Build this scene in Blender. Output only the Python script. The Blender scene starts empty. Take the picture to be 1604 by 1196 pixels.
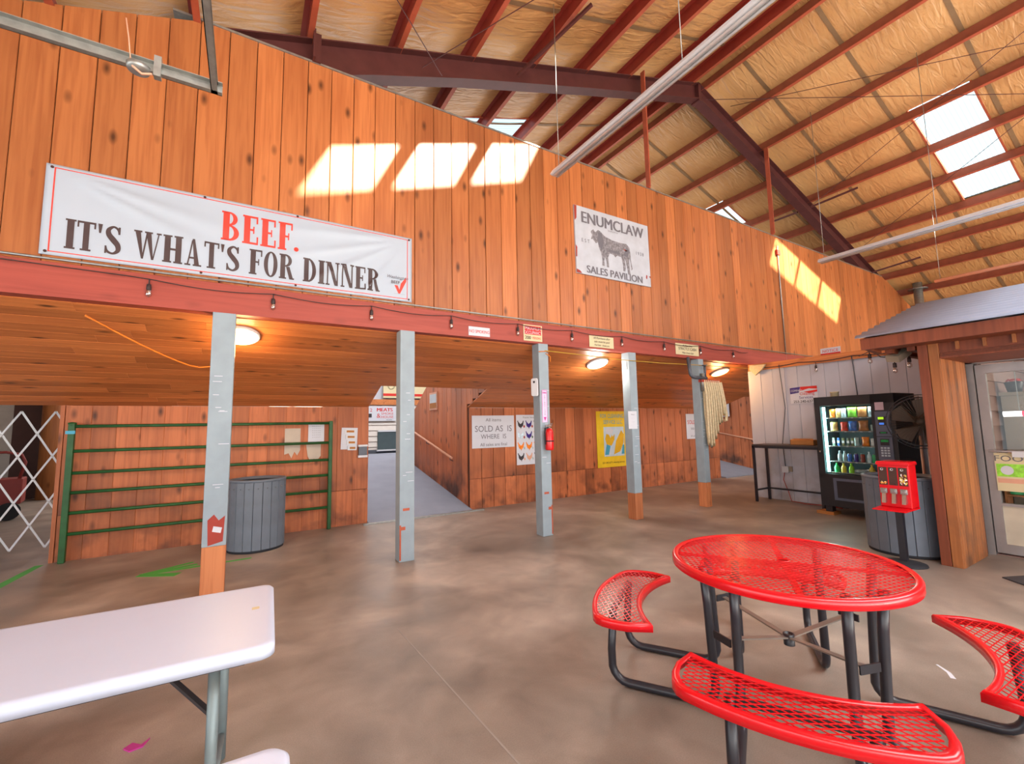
import bpy, bmesh, math, random
from mathutils import Vector, Matrix
random.seed(7)
C = bpy.context.scene.collection
PI = math.pi

# ------------------------------------------------------------------ camera
YAW, PIT, ROL, FPX = math.radians(31.1513), math.radians(5.7465), math.radians(-1.1437), 685.22
cy, sy, cp, sp = math.cos(YAW), math.sin(YAW), math.cos(PIT), math.sin(PIT)
fw = Vector((sy*cp, cy*cp, sp)); rt = Vector((cy, -sy, 0)); up = rt.cross(fw)
cr, sr = math.cos(ROL), math.sin(ROL)
r2 = cr*rt+sr*up; u2 = -sr*rt+cr*up
cam = bpy.data.cameras.new('camera'); co = bpy.data.objects.new('camera', cam); C.objects.link(co)
cam.sensor_width = 36; cam.sensor_fit = 'HORIZONTAL'; cam.lens = FPX/1604*36; cam.clip_start = .05
M = Matrix((r2, u2, -fw)).transposed().to_4x4(); M.translation = Vector((0, 0, 1.55))
co.matrix_world = M
bpy.context.scene.camera = co
# ------------------------------------------------------------------ world, sun, fill lamps, exposure
S = bpy.context.scene
w = bpy.data.worlds.new('sky'); S.world = w; w.use_nodes = True
bg = w.node_tree.nodes['Background']; bg.inputs[0].default_value = (.62, .78, 1, 1); bg.inputs[1].default_value = 1.25
def lamp(name, kind, loc, rot, energy, color=(1, 1, 1), **k):
    l = bpy.data.lights.new(name, kind); l.energy = energy; l.color = color
    for a, b in k.items(): setattr(l, a, b)
    o = bpy.data.objects.new(name, l); o.location = loc; o.rotation_euler = rot; C.objects.link(o); return o
sun = lamp('sun', 'SUN', (0, -5, 12), (0, 0, 0), 74, (1, .89, .72), angle=math.radians(1.6))
sun.rotation_euler = Vector((-.43, 1, -.84)).to_track_quat('-Z', 'Y').to_euler()
# added fill lamps out of view, standing in for daylight behind, above and beyond
lamp('rear_fill', 'AREA', (7, -8.4, 2.4), (math.radians(90), 0, 0), 680, (.95, .97, 1), shape='RECTANGLE', size=26, size_y=4.6)  # added broad fill from behind the camera
lamp('overhead_fill', 'AREA', (7, -2.6, 6.2), (math.radians(-5), 0, 0), 2100, (.9, .96, 1), shape='RECTANGLE', size=20, size_y=3)  # added soft top fill; no skylight is built above it
lamp('left_fill', 'AREA', (-7.2, -1.5, 1.9), (math.radians(90), 0, math.radians(-90)), 550, (.92, .96, 1), shape='RECTANGLE', size=13, size_y=3.4)  # added fill; the wall behind it has no opening
lamp('floor_bounce_fill', 'AREA', (8, -5.5, .6), (math.radians(150), 0, 0), 900, (1, .95, .9), shape='RECTANGLE', size=22, size_y=3)  # added lamp imitating light thrown up by the floor
lamp('far_wall_fill', 'AREA', (4.5, 9.3, 5.8), (math.radians(40), 0, 0), 500, (.95, .97, 1), shape='RECTANGLE', size=7, size_y=2)  # added to brighten the siding wall up the ramp
lamp('arena_fill', 'AREA', (8, 15.5, 4.5), (math.radians(-70), 0, 0), 1300, (1, .97, .94), shape='RECTANGLE', size=24, size_y=4)  # added fill for the space beyond the loft wall
S.view_settings.view_transform = 'Standard'; S.view_settings.look = 'None'
S.view_settings.gamma = 1; S.view_settings.use_curve_mapping = False
S.view_settings.exposure = 0.05

# ------------------------------------------------------------------ materials
def lin(c):
    return tuple((x/255/12.92 if x/255 <= .04045 else ((x/255+.055)/1.055)**2.4) for x in c)+(1,)
MATS = {}
def nodes(name):
    m = bpy.data.materials.new(name); m.use_nodes = True; MATS[name] = m
    nt = m.node_tree; return m, nt, nt.nodes, nt.links, nt.nodes['Principled BSDF']
def plain(name, rgb, rough=.6, metal=0, emit=0, var=.08, scale=6, bump=0, spec=.4):
    m, nt, N, L, b = nodes(name)
    c = lin(rgb)
    tc = N.new('ShaderNodeTexCoord'); no = N.new('ShaderNodeTexNoise'); no.inputs['Scale'].default_value = scale; no.inputs['Detail'].default_value = 6
    L.new(tc.outputs['Object'], no.inputs['Vector'])
    mp = N.new('ShaderNodeMapRange'); mp.inputs[1].default_value = .3; mp.inputs[2].default_value = .7
    mp.inputs[3].default_value = 1-var; mp.inputs[4].default_value = 1+var; L.new(no.outputs['Fac'], mp.inputs[0])
    h = N.new('ShaderNodeHueSaturation'); h.inputs['Color'].default_value = c; L.new(mp.outputs[0], h.inputs['Value'])
    L.new(h.outputs[0], b.inputs['Base Color'])
    b.inputs['Roughness'].default_value = rough; b.inputs['Metallic'].default_value = metal; b.inputs['Specular IOR Level'].default_value = spec
    if emit:
        b.inputs['Emission Color'].default_value = c; b.inputs['Emission Strength'].default_value = emit
    if bump:
        bp = N.new('ShaderNodeBump'); bp.inputs['Strength'].default_value = bump; bp.inputs['Distance'].default_value = .01
        L.new(no.outputs['Fac'], bp.inputs['Height']); L.new(bp.outputs[0], b.inputs['Normal'])
    return m
def wood(name, rgb, dark, axis='Z', rough=.45, knots=1.0, var=.22, satmul=1.0, kn=(2.3, 5.2)):
    """board wood: grain along AXIS of the board, its own tone and offset per object, knots; dirt low on a wall is a separate mix"""
    m, nt, N, L, b = nodes(name)
    tc = N.new('ShaderNodeTexCoord'); oi = N.new('ShaderNodeObjectInfo')
    comb = N.new('ShaderNodeVectorMath'); comb.operation = 'SCALE'; comb.inputs[0].default_value = (37, 53, 71); L.new(oi.outputs['Random'], comb.inputs['Scale'])
    add = N.new('ShaderNodeVectorMath'); add.operation = 'ADD'; L.new(tc.outputs['Object'], add.inputs[0]); L.new(comb.outputs[0], add.inputs[1])
    def mapped(s_along, s_cross):
        mp = N.new('ShaderNodeMapping'); s = [s_cross]*3; s['XYZ'.index(axis)] = s_along
        mp.inputs['Scale'].default_value = s; L.new(add.outputs[0], mp.inputs['Vector']); return mp.outputs[0]
    g = N.new('ShaderNodeTexNoise'); g.inputs['Scale'].default_value = 1; g.inputs['Detail'].default_value = 8; g.inputs['Distortion'].default_value = .6; L.new(mapped(1.2, 28), g.inputs['Vector'])
    g2 = N.new('ShaderNodeTexNoise'); g2.inputs['Scale'].default_value = 1; g2.inputs['Detail'].default_value = 3; L.new(mapped(.6, 3), g2.inputs['Vector'])
    mix = N.new('ShaderNodeMixRGB'); mix.inputs[1].default_value = lin(rgb); mix.inputs[2].default_value = lin(dark)
    mr = N.new('ShaderNodeMapRange'); mr.inputs[1].default_value = .42; mr.inputs[2].default_value = .72; mr.inputs[3].default_value = 0; mr.inputs[4].default_value = .6; L.new(g.outputs['Fac'], mr.inputs[0]); L.new(mr.outputs[0], mix.inputs[0])
    mix2 = N.new('ShaderNodeMixRGB'); mix2.blend_type = 'MIX'; mix2.inputs[2].default_value = lin(dark)
    mr2 = N.new('ShaderNodeMapRange'); mr2.inputs[1].default_value = .45; mr2.inputs[2].default_value = .75; mr2.inputs[3].default_value = 0; mr2.inputs[4].default_value = .5; L.new(g2.outputs['Fac'], mr2.inputs[0])
    L.new(mr2.outputs[0], mix2.inputs[0]); L.new(mix.outputs[0], mix2.inputs[1])
    # knots
    v = N.new('ShaderNodeTexVoronoi'); v.inputs['Scale'].default_value = 1; v.inputs['Randomness'].default_value = 1; L.new(mapped(*kn), v.inputs['Vector'])
    kr = N.new('ShaderNodeMapRange'); kr.inputs[1].default_value = .05; kr.inputs[2].default_value = .21; kr.inputs[3].default_value = .85*knots; kr.inputs[4].default_value = 0; L.new(v.outputs['Distance'], kr.inputs[0])
    mix3 = N.new('ShaderNodeMixRGB'); mix3.inputs[2].default_value = lin(tuple(x*.42 for x in dark)); L.new(kr.outputs[0], mix3.inputs[0]); L.new(mix2.outputs[0], mix3.inputs[1])
    h = N.new('ShaderNodeHueSaturation'); L.new(mix3.outputs[0], h.inputs['Color'])
    vr = N.new('ShaderNodeMapRange'); vr.inputs[3].default_value = 1-var; vr.inputs[4].default_value = 1+var; L.new(oi.outputs['Random'], vr.inputs[0]); L.new(vr.outputs[0], h.inputs['Value'])
    h.inputs['Saturation'].default_value = satmul
    L.new(h.outputs[0], b.inputs['Base Color']); b.inputs['Roughness'].default_value = rough; b.inputs['Specular IOR Level'].default_value = .35
    bp = N.new('ShaderNodeBump'); bp.inputs['Strength'].default_value = .15; bp.inputs['Distance'].default_value = .004; L.new(g.outputs['Fac'], bp.inputs['Height']); L.new(bp.outputs[0], b.inputs['Normal'])
    return m
def stained(base, name, stain, zlo, zhi, amount=.7, scale=3.0, mid=.5):
    """copy of a material with blotchy dirt (scuffs) concentrated between two heights of the wall itself"""
    m = MATS[base].copy(); m.name = name; MATS[name] = m; nt = m.node_tree; N = nt.nodes; L = nt.links; b = N['Principled BSDF']
    src = b.inputs['Base Color'].links[0].from_socket
    ge = N.new('ShaderNodeNewGeometry'); sx = N.new('ShaderNodeSeparateXYZ'); L.new(ge.outputs['Position'], sx.inputs[0])
    no = N.new('ShaderNodeTexNoise'); no.inputs['Scale'].default_value = scale; no.inputs['Detail'].default_value = 7; L.new(ge.outputs['Position'], no.inputs['Vector'])
    a = N.new('ShaderNodeMapRange'); a.inputs[1].default_value = zlo; a.inputs[2].default_value = zhi; a.inputs[3].default_value = 1; a.inputs[4].default_value = 0; L.new(sx.outputs['Z'], a.inputs[0])
    c = N.new('ShaderNodeMapRange'); c.inputs[1].default_value = mid-.06; c.inputs[2].default_value = mid+.14; c.inputs[3].default_value = 0; c.inputs[4].default_value = amount; L.new(no.outputs['Fac'], c.inputs[0])
    mu = N.new('ShaderNodeMath'); mu.operation = 'MULTIPLY'; L.new(a.outputs[0], mu.inputs[0]); L.new(c.outputs[0], mu.inputs[1])
    mx = N.new('ShaderNodeMixRGB'); mx.inputs[2].default_value = lin(stain); L.new(mu.outputs[0], mx.inputs[0]); L.new(src, mx.inputs[1]); L.new(mx.outputs[0], b.inputs['Base Color'])
    return m
wood('pine_upper', (190, 117, 68), (148, 78, 42), 'Z', .38)
wood('pine_lower', (188, 110, 68), (142, 76, 46), 'Z', .5)
wood('pine_soffit', (200, 120, 66), (150, 80, 42), 'X', .42, 1.1, kn=(2.4, 7.5))
wood('kiosk_wood', (176, 110, 62), (126, 70, 38), 'Z', .5, .6)
wood('kiosk_red_wood', (130, 68, 44), (92, 46, 30), 'Z', .5, .3)
wood('bare_post_wood', (206, 132, 86), (160, 88, 52), 'Z', .65, .8)
wood('trim_wood', (206, 128, 74), (150, 82, 44), 'Y', .5, .5)
wood('red_beam', (168, 76, 62), (140, 58, 48), 'X', .5, .25, .05)
stained('pine_lower', 'pine_lower_low', (66, 44, 38), .1, .7, .7, 3.0, .5)
stained('pine_lower', 'pine_lower_up', (60, 42, 38), .35, 1.05, .9, 1.9, .47)
stained('kiosk_wood', 'kiosk_wood_low', (84, 60, 46), .1, .7, .7, 4, .46)
plain('white_board', (186, 188, 198), .7, var=.05, scale=3)
stained('white_board', 'white_board_wall', (120, 100, 82), .1, 1.3, .5, 2.2, .5)
plain('dark_gap', (58, 30, 20), .9)
plain('steel_red', (138, 50, 40), .45, .1, var=.12)
plain('steel_brown', (142, 78, 56), .45, .1, var=.14)
plain('steel_maroon', (88, 46, 44), .5, .1, var=.14)
plain('steel_orange', (176, 88, 62), .5, .1, var=.14)
plain('post_paint', (146, 160, 168), .55, var=.08, scale=5)
plain('roof_sheet', (120, 120, 118), .6)
plain('galvanised', (158, 160, 156), .42, .7, var=.15, scale=20)
plain('corrugated', (162, 178, 204), .38, .35, var=.05)
plain('red_coat', (216, 8, 24), .25, var=.04, spec=.6)
plain('black_coat', (34, 34, 42), .35, var=.15, spec=.6)
plain('steel_bar', (150, 142, 134), .4, .6)
plain('white_plastic', (206, 216, 236), .35, var=.02, scale=2)
plain('grey_leg', (128, 142, 144), .45, .3, var=.12)
plain('dark_leg', (64, 60, 62), .5, .3)
plain('green_pipe', (34, 84, 40), .45, var=.25, scale=9)
plain('slat_grey', (104, 114, 126), .6, var=.08)
plain('slat_dark', (40, 42, 48), .8)
plain('white_paper', (204, 206, 214), .75, var=.02)
plain('cream_paper', (214, 200, 160), .75, var=.03)
plain('ink_dark', (58, 52, 56), .7)
plain('ink_grey', (110, 108, 116), .7)
plain('ink_red', (206, 44, 38), .7)
plain('banner_white', (176, 188, 202), .42, var=.03, scale=1.5)
plain('banner_red', (226, 66, 52), .5)
plain('banner_ink', (72, 56, 56), .5)
plain('poster_yellow', (232, 196, 36), .5)
plain('poster_blue', (70, 160, 190), .5)
plain('poster_glove', (216, 170, 24), .5)
plain('poster_sky', (190, 208, 220), .5)
plain('sign_tin', (188, 194, 204), .5, var=.08, scale=5)
plain('black_body', (44, 44, 48), .45, var=.1)
plain('grey_panel', (96, 104, 124), .5)
plain('cabinet_inside', (70, 84, 88), .6)
plain('green_lcd', (150, 200, 40), .4, emit=1.2)
plain('blue_lcd', (60, 110, 200), .4, emit=1.0)
plain('tube_light', (170, 240, 240), .4, emit=7)
plain('lens_warm', (255, 214, 150), .4, emit=9)
plain('lens_white', (255, 250, 240), .4, emit=9)
plain('lens_orange', (255, 196, 120), .4, emit=9)
plain('tube_white', (250, 246, 246), .4, emit=3)
plain('tube_pink', (240, 60, 90), .4, emit=1.5)
plain('chrome', (190, 190, 188), .22, .9)
plain('cardboard', (176, 118, 62), .8)
plain('dark_top', (74, 62, 58), .45)
plain('hose', (206, 188, 152), .85, var=.14, scale=30)
plain('rack_red', (168, 56, 44), .5)
plain('extinguisher_red', (214, 18, 24), .3, spec=.6)
plain('white_enamel', (208, 210, 214), .4, var=.02)
plain('pink_label', (226, 200, 230), .5)
plain('magenta_ink', (196, 60, 150), .5)
plain('ramp_grey', (132, 138, 152), .75, var=.06, scale=3)
plain('siding', (214, 206, 198), .7, var=.04)
plain('siding_pink', (206, 186, 200), .7)
plain('rail_wood', (214, 160, 132), .5)
plain('door_metal', (158, 152, 150), .42, .5)
plain('door_panel', (196, 186, 166), .6)
plain('kiosk_siding', (132, 106, 98), .7, var=.1)
plain('kiosk_cabinet', (150, 136, 118), .7)
plain('mat_dark', (66, 64, 66), .95)
plain('bulb_cap', (60, 48, 48), .6)
plain('rope_yellow', (196, 160, 60), .7)
plain('rope_orange', (226, 128, 44), .7)
plain('pipe_steel', (92, 96, 104), .5, .5)
plain('paint_green', (76, 170, 74), .7)
plain('paint_white', (206, 208, 216), .8)
plain('patch_putty', (190, 176, 160), .9)
plain('patch_red', (160, 60, 48), .7)
plain('brown_dark', (78, 50, 44), .7)
plain('truck_red', (122, 40, 34), .6)
plain('rubber', (30, 30, 34), .8)
plain('fan_brown', (88, 72, 58), .5, .3)
plain('cobweb', (200, 190, 180), .9)
plain('concrete_outside', (150, 142, 130), .9)
for i, c in enumerate([(232, 130, 40), (210, 60, 40), (120, 190, 60), (170, 110, 60), (200, 220, 230), (60, 110, 190), (220, 190, 120), (110, 110, 70), (90, 110, 90), (170, 190, 190), (60, 40, 120), (140, 60, 50), (60, 180, 110), (30, 160, 80), (220, 190, 70), (150, 220, 60), (150, 160, 165), (240, 240, 240)]):
    plain('pack_%d' % i, c, .35, var=.35, scale=22)
PK = ['pack_%d' % i for i in range(18)]
# clear things
m, nt, N, L, b = nodes('glass'); N.remove(b)
gl = N.new('ShaderNodeBsdfGlossy'); gl.inputs['Roughness'].default_value = .03; tr = N.new('ShaderNodeBsdfTransparent'); tr.inputs[0].default_value = (.93, .96, .95, 1)
mx = N.new('ShaderNodeMixShader'); mx.inputs[0].default_value = .02; L.new(tr.outputs[0], mx.inputs[1]); L.new(gl.outputs[0], mx.inputs[2]); L.new(mx.outputs[0], N['Material Output'].inputs['Surface'])
m, nt, N, L, b = nodes('skylight_panel'); N.remove(b)
tl = N.new('ShaderNodeBsdfTranslucent'); tl.inputs[0].default_value = (.10, .15, .17, 1); tr = N.new('ShaderNodeBsdfTransparent'); tr.inputs[0].default_value = (.95, .98, 1, 1)
mx = N.new('ShaderNodeMixShader'); mx.inputs[0].default_value = .5; L.new(tl.outputs[0], mx.inputs[1]); L.new(tr.outputs[0], mx.inputs[2]); L.new(mx.outputs[0], N['Material Output'].inputs['Surface'])
# floor: mottled sealed concrete
m, nt, N, L, b = nodes('concrete')
ge = N.new('ShaderNodeNewGeometry')
def noise(s, d=6, dist=0):
    n = N.new('ShaderNodeTexNoise'); n.inputs['Scale'].default_value = s; n.inputs['Detail'].default_value = d; n.inputs['Distortion'].default_value = dist; L.new(ge.outputs['Position'], n.inputs['Vector']); return n
n1, n2, n3 = noise(.7, 7, .8), noise(3.2, 8, .5), noise(160, 2)
r1 = N.new('ShaderNodeValToRGB'); e = r1.color_ramp.elements; e[0].position = .36; e[0].color = lin((124, 113, 103)); e[1].position = .68; e[1].color = lin((170, 157, 144))
x = e.new(.52); x.color = lin((146, 133, 122)); L.new(n1.outputs['Fac'], r1.inputs[0])
mb = N.new('ShaderNodeMixRGB'); mb.blend_type = 'OVERLAY'; mb.inputs[0].default_value = .55; L.new(r1.outputs[0], mb.inputs[1]); L.new(n2.outputs['Fac'], mb.inputs[2])
mc = N.new('ShaderNodeMixRGB'); mc.blend_type = 'OVERLAY'; mc.inputs[0].default_value = .25; L.new(mb.outputs[0], mc.inputs[1]); L.new(n3.outputs['Fac'], mc.inputs[2]); L.new(mc.outputs[0], b.inputs['Base Color'])
rr = N.new('ShaderNodeMapRange'); rr.inputs[3].default_value = .28; rr.inputs[4].default_value = .6; L.new(n2.outputs['Fac'], rr.inputs[0]); L.new(rr.outputs[0], b.inputs['Roughness'])
# roof insulation blanket
m, nt, N, L, b = nodes('insulation')
ge = N.new('ShaderNodeNewGeometry'); n1 = N.new('ShaderNodeTexNoise'); n1.inputs['Scale'].default_value = 1; n1.inputs['Detail'].default_value = 7; n1.inputs['Distortion'].default_value = 1.2
mp = N.new('ShaderNodeMapping'); mp.inputs['Scale'].default_value = (2.2, 9, 2.2); L.new(ge.outputs['Position'], mp.inputs['Vector']); L.new(mp.outputs[0], n1.inputs['Vector'])
n2 = N.new('ShaderNodeTexNoise'); n2.inputs['Scale'].default_value = .8; n2.inputs['Detail'].default_value = 4; L.new(ge.outputs['Position'], n2.inputs['Vector'])
r1 = N.new('ShaderNodeValToRGB'); e = r1.color_ramp.elements; e[0].position = .35; e[0].color = lin((192, 142, 88)); e[1].position = .7; e[1].color = lin((216, 168, 110)); L.new(n2.outputs['Fac'], r1.inputs[0]); L.new(r1.outputs[0], b.inputs['Base Color'])
bp = N.new('ShaderNodeBump'); bp.inputs['Strength'].default_value = .8; bp.inputs['Distance'].default_value = .045; L.new(n1.outputs['Fac'], bp.inputs['Height']); L.new(bp.outputs[0], b.inputs['Normal'])
b.inputs['Roughness'].default_value = .38; b.inputs['Specular IOR Level'].default_value = .6
plain('insulation_seam', (136, 108, 76), .6)

# ------------------------------------------------------------------ mesh helpers
class MB:
    def __init__(s): s.bm = bmesh.new()
    def box(s, x0, y0, z0, x1, y1, z1, mi=0):
        v = [s.bm.verts.new(p) for p in ((x0, y0, z0), (x1, y0, z0), (x1, y1, z0), (x0, y1, z0), (x0, y0, z1), (x1, y0, z1), (x1, y1, z1), (x0, y1, z1))]
        for f in ((0, 3, 2, 1), (4, 5, 6, 7), (0, 1, 5, 4), (1, 2, 6, 5), (2, 3, 7, 6), (3, 0, 4, 7)):
            s.bm.faces.new([v[i] for i in f]).material_index = mi
        return s
    def quad(s, *p):
        s.bm.faces.new([s.bm.verts.new(q) for q in p]); return s
    def prism(s, pts, axis, a, b):
        """extrude the closed outline PTS (2-D) along AXIS from a to b"""
        def P(p, t):
            return {'X': (t, p[0], p[1]), 'Y': (p[0], t, p[1]), 'Z': (p[0], p[1], t)}[axis]
        A = [s.bm.verts.new(P(p, a)) for p in pts]; B = [s.bm.verts.new(P(p, b)) for p in pts]
        n = len(pts); s.bm.faces.new(A); s.bm.faces.new(B[::-1])
        for i in range(n): s.bm.faces.new((A[i], B[i], B[(i+1) % n], A[(i+1) % n]))
        return s
    def bar(s, a, b, w, h=None, upv=(0, 0, 1)):
        h = h or w; a = Vector(a); b = Vector(b); d = (b-a).normalized(); u = Vector(upv)
        if abs(d.dot(u)) > .97: u = Vector((1, 0, 0))
        x = d.cross(u).normalized()*(w/2); y = x.cross(d).normalized()*(h/2)
        A = [s.bm.verts.new(a+i*x+j*y) for i, j in ((-1, -1), (1, -1), (1, 1), (-1, 1))]; B = [s.bm.verts.new(b+i*x+j*y) for i, j in ((-1, -1), (1, -1), (1, 1), (-1, 1))]
        s.bm.faces.new(A); s.bm.faces.new(B[::-1])
        for i in range(4): s.bm.faces.new((A[i], B[i], B[(i+1) % 4], A[(i+1) % 4]))
        return s
    def tube(s, pts, r, n=8, cap=True, closed=False):
        P = [Vector(p) for p in pts]; R = r if isinstance(r, (list, tuple)) else [r]*len(P); rings = []; ref = None
        for i, p in enumerate(P):
            if closed: d = (P[(i+1) % len(P)]-P[i-1]).normalized()
            else: d = (P[min(i+1, len(P)-1)]-P[max(i-1, 0)]).normalized()
            if ref is None: ref = Vector((0, 0, 1)) if abs(d.z) < .9 else Vector((1, 0, 0))
            x = d.cross(ref).normalized(); y = x.cross(d).normalized(); ref = y
            rings.append([s.bm.verts.new(p+R[i]*(math.cos(2*PI*k/n)*x+math.sin(2*PI*k/n)*y)) for k in range(n)])
        m = len(rings)
        for i in range(m if closed else m-1):
            a, b = rings[i], rings[(i+1) % m]
            for k in range(n):
                f = s.bm.faces.new((a[k], b[k], b[(k+1) % n], a[(k+1) % n])); f.smooth = True
        if cap and not closed: s.bm.faces.new(rings[0]); s.bm.faces.new(rings[-1][::-1])
        return s
    def lathe(s, prof, cx=0, cy=0, n=32, a0=0, a1=2*PI):
        full = abs(a1-a0-2*PI) < 1e-6; k = n if full else n+1
        rings = [[s.bm.verts.new((cx+r*math.cos(a0+(a1-a0)*i/n), cy+r*math.sin(a0+(a1-a0)*i/n), z)) for i in range(k)] for r, z in prof]
        for a, b in zip(rings, rings[1:]):
            for i in range(n if full else n):
                j = (i+1) % k
                f = s.bm.faces.new((a[i], a[j], b[j], b[i])); f.smooth = True
        return s
    def disc(s, cx, cy, z, r, n=24):
        s.bm.faces.new([s.bm.verts.new((cx+r*math.cos(2*PI*i/n), cy+r*math.sin(2*PI*i/n), z)) for i in range(n)]); return s
    def poly(s, pts, y=0):
        """flat outline in the x-z plane at depth y"""
        s.bm.faces.new([s.bm.verts.new((p[0], y, p[1])) for p in pts]); return s
    def build(s, name, mat, parent=None, fix=True, bevel=0, smooth=None):
        if fix: bmesh.ops.recalc_face_normals(s.bm, faces=s.bm.faces)
        me = bpy.data.meshes.new(name); s.bm.to_mesh(me); s.bm.free()
        for x in (mat if isinstance(mat, (list, tuple)) else [mat]): me.materials.append(MATS[x])
        if smooth: 
            for p in me.polygons: p.use_smooth = True
        o = bpy.data.objects.new(name, me); C.objects.link(o)
        if parent: o.parent = parent
        if bevel:
            bv = o.modifiers.new('bevel', 'BEVEL'); bv.width = bevel; bv.segments = 2; bv.limit_method = 'ANGLE'
        return o
def tag(o, label=None, cat=None, group=None, kind=None):
    if label: o['label'] = label
    if cat: o['category'] = cat
    if group: o['group'] = group
    if kind: o['kind'] = kind
    return o
def empty(name, loc, label=None, cat=None, group=None, rz=0, kind=None):
    o = bpy.data.objects.new(name, None); o.empty_display_size = .1; C.objects.link(o); o.location = loc; o.rotation_euler = (0, 0, rz)
    return tag(o, label, cat, group, kind)
def copy_tree(o, parent=None):
    c = o.copy(); C.objects.link(c)
    if parent: c.parent = parent
    for ch in o.children: copy_tree(ch, c)
    return c
def inst(name, me, parent, loc, rot=(0, 0, 0), scale=None):
    o = bpy.data.objects.new(name, me); C.objects.link(o); o.parent = parent; o.location = loc; o.rotation_euler = rot
    if scale: o.scale = scale
    return o
def place(o, loc, rot=(0, 0, 0)):
    o.location = loc; o.rotation_euler = rot; return o
def lettering(s, size, mat, parent, x, z, y=-.004, wx=1.0, align='CENTER', name='lettering', bold=0.0, shear=0, spacing=1.0):
    """flat print in the parent's x-z plane, facing its -y side"""
    cu = bpy.data.curves.new('t', 'FONT'); cu.body = s; cu.size = size; cu.align_x = align; cu.shear = shear; cu.space_character = spacing; cu.resolution_u = 3
    t = bpy.data.objects.new('t', cu); me = bpy.data.meshes.new_from_object(t); bpy.data.objects.remove(t)
    for v in me.vertices: v.co = Vector((v.co.x*wx, 0, v.co.y))
    if bold:                                     # heavier strokes: the same flat print set three times a hair apart
        bm = bmesh.new()
        for k, d in enumerate((-bold, 0, bold)):
            n0 = len(bm.verts); bm.from_mesh(me); bm.verts.ensure_lookup_table()
            for v in bm.verts[n0:]: v.co.x += d; v.co.y -= .0002*k
        bm.to_mesh(me); bm.free()
    me.materials.append(MATS[mat]); me.name = name
    o = bpy.data.objects.new(name, me); C.objects.link(o); o.parent = parent; o.location = (x, y, z); return o
def board(name, wd, ht, mat, loc, label=None, cat=None, rz=0, th=.006, group=None, parent=None, tilt=0):
    """thin sheet, origin at the middle of its face, front towards its own -y"""
    o = MB().box(-wd/2, 0, -ht/2, wd/2, th, ht/2).build(name, mat, parent); o.location = loc; o.rotation_euler = (0, tilt, rz)
    return tag(o, label, cat, group)
def rrect(x0, z0, x1, z1, r, n=5):
    pts = []
    for cx, cz, a in ((x1-r, z1-r, 0), (x0+r, z1-r, 90), (x0+r, z0+r, 180), (x1-r, z0+r, 270)):
        for i in range(n+1): t = math.radians(a+90*i/n); pts.append((cx+r*math.cos(t), cz+r*math.sin(t)))
    return pts
def plank_mesh(wd, h, t=.02, ch=.005, slope=None, axis='Z'):
    """board standing along local z, front at y=0 (facing -y) with chamfered long edges"""
    s = MB(); sec = [(0, t), (0, ch), (ch, 0), (wd-ch, 0), (wd, ch), (wd, t)]
    za = lambda x: h if slope is None else h+slope*x
    A = [s.bm.verts.new((x, y, 0)) for x, y in sec]; B = [s.bm.verts.new((x, y, za(x))) for x, y in sec]; n = 6
    s.bm.faces.new(A); s.bm.faces.new(B[::-1])
    for i in range(n): s.bm.faces.new((A[i], B[i], B[(i+1) % n], A[(i+1) % n]))
    bmesh.ops.recalc_face_normals(s.bm, faces=s.bm.faces)
    me = bpy.data.meshes.new('plank'); s.bm.to_mesh(me); s.bm.free(); return me

# ------------------------------------------------------------------ setting: floor
ROOF = lambda x: 8.75-.34*abs(x-8.0)          # underside of the purlins
fl = MB().box(-40, -30, -.3, 40, 40, 0).build('floor', 'concrete'); tag(fl, kind='structure')
fm = MB().box(-.005, 1.6, 0, .005, 3.35, .0012).build('control_joint', 'insulation_seam', fl); fm.location = (1.2, .2, 0); fm.rotation_euler = (0, 0, math.radians(2.5)); fm.data.materials[0] = MATS['paint_white']
MATS['joint_grey'] = plain('joint_grey', (150, 142, 134), .7); fm.data.materials[0] = MATS['joint_grey']
def floor_paint(pts_list, mat, name, label):
    s = MB()
    for i_, pts in enumerate(pts_list): s.prism(pts, 'Z', 0.0, .0012+.0006*i_)
    o = s.build(name, mat); tag(o, label, 'floor marking'); return o
def stroke(a, b, w0, w1):
    a = Vector(a); b = Vector(b); n = Vector((-(b-a).y, (b-a).x)).normalized()
    return [tuple(a+n*w0/2), tuple(a-n*w0/2), tuple(b-n*w1/2), tuple(b+n*w1/2)]
floor_paint([stroke((-.93, 6.40), (.10, 6.45), .07, .05), stroke((-.95, 6.40), (-.5, 6.66), .08, .05), stroke((-.97, 6.40), (-.60, 6.20), .08, .12), stroke((-.93, 6.40), (-.45, 6.53), .09, .05)], 'paint_green', 'painted_arrow', 'green spray-painted arrow on the concrete before the green gate')
floor_paint([stroke((-2.2, 6.3), (-2.08, 7.6), .10, .08)], 'paint_green', 'painted_line', 'green painted line on the floor at the left edge')
for a, b, n in (((3.71, 1.09), (3.69, 1.04), 'white hooked paint mark on the concrete beside the red picnic table'),):
    floor_paint([stroke((3.78, 1.14), (3.72, 1.07), .012, .02), stroke((3.72, 1.07), (3.66, 1.035), .02, .025)], 'paint_white', 'paint_mark', n)
s = MB(); s.prism([(-.47, 3.0), (-.44, 3.03), (-.40, 2.99), (-.37, 3.03), (-.39, 2.97), (-.44, 2.96)], 'Z', 0, .006)
tag(s.build('fallen_petal', 'magenta_ink'), 'small crumpled pink scrap on the floor under the white table', 'litter')

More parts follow.
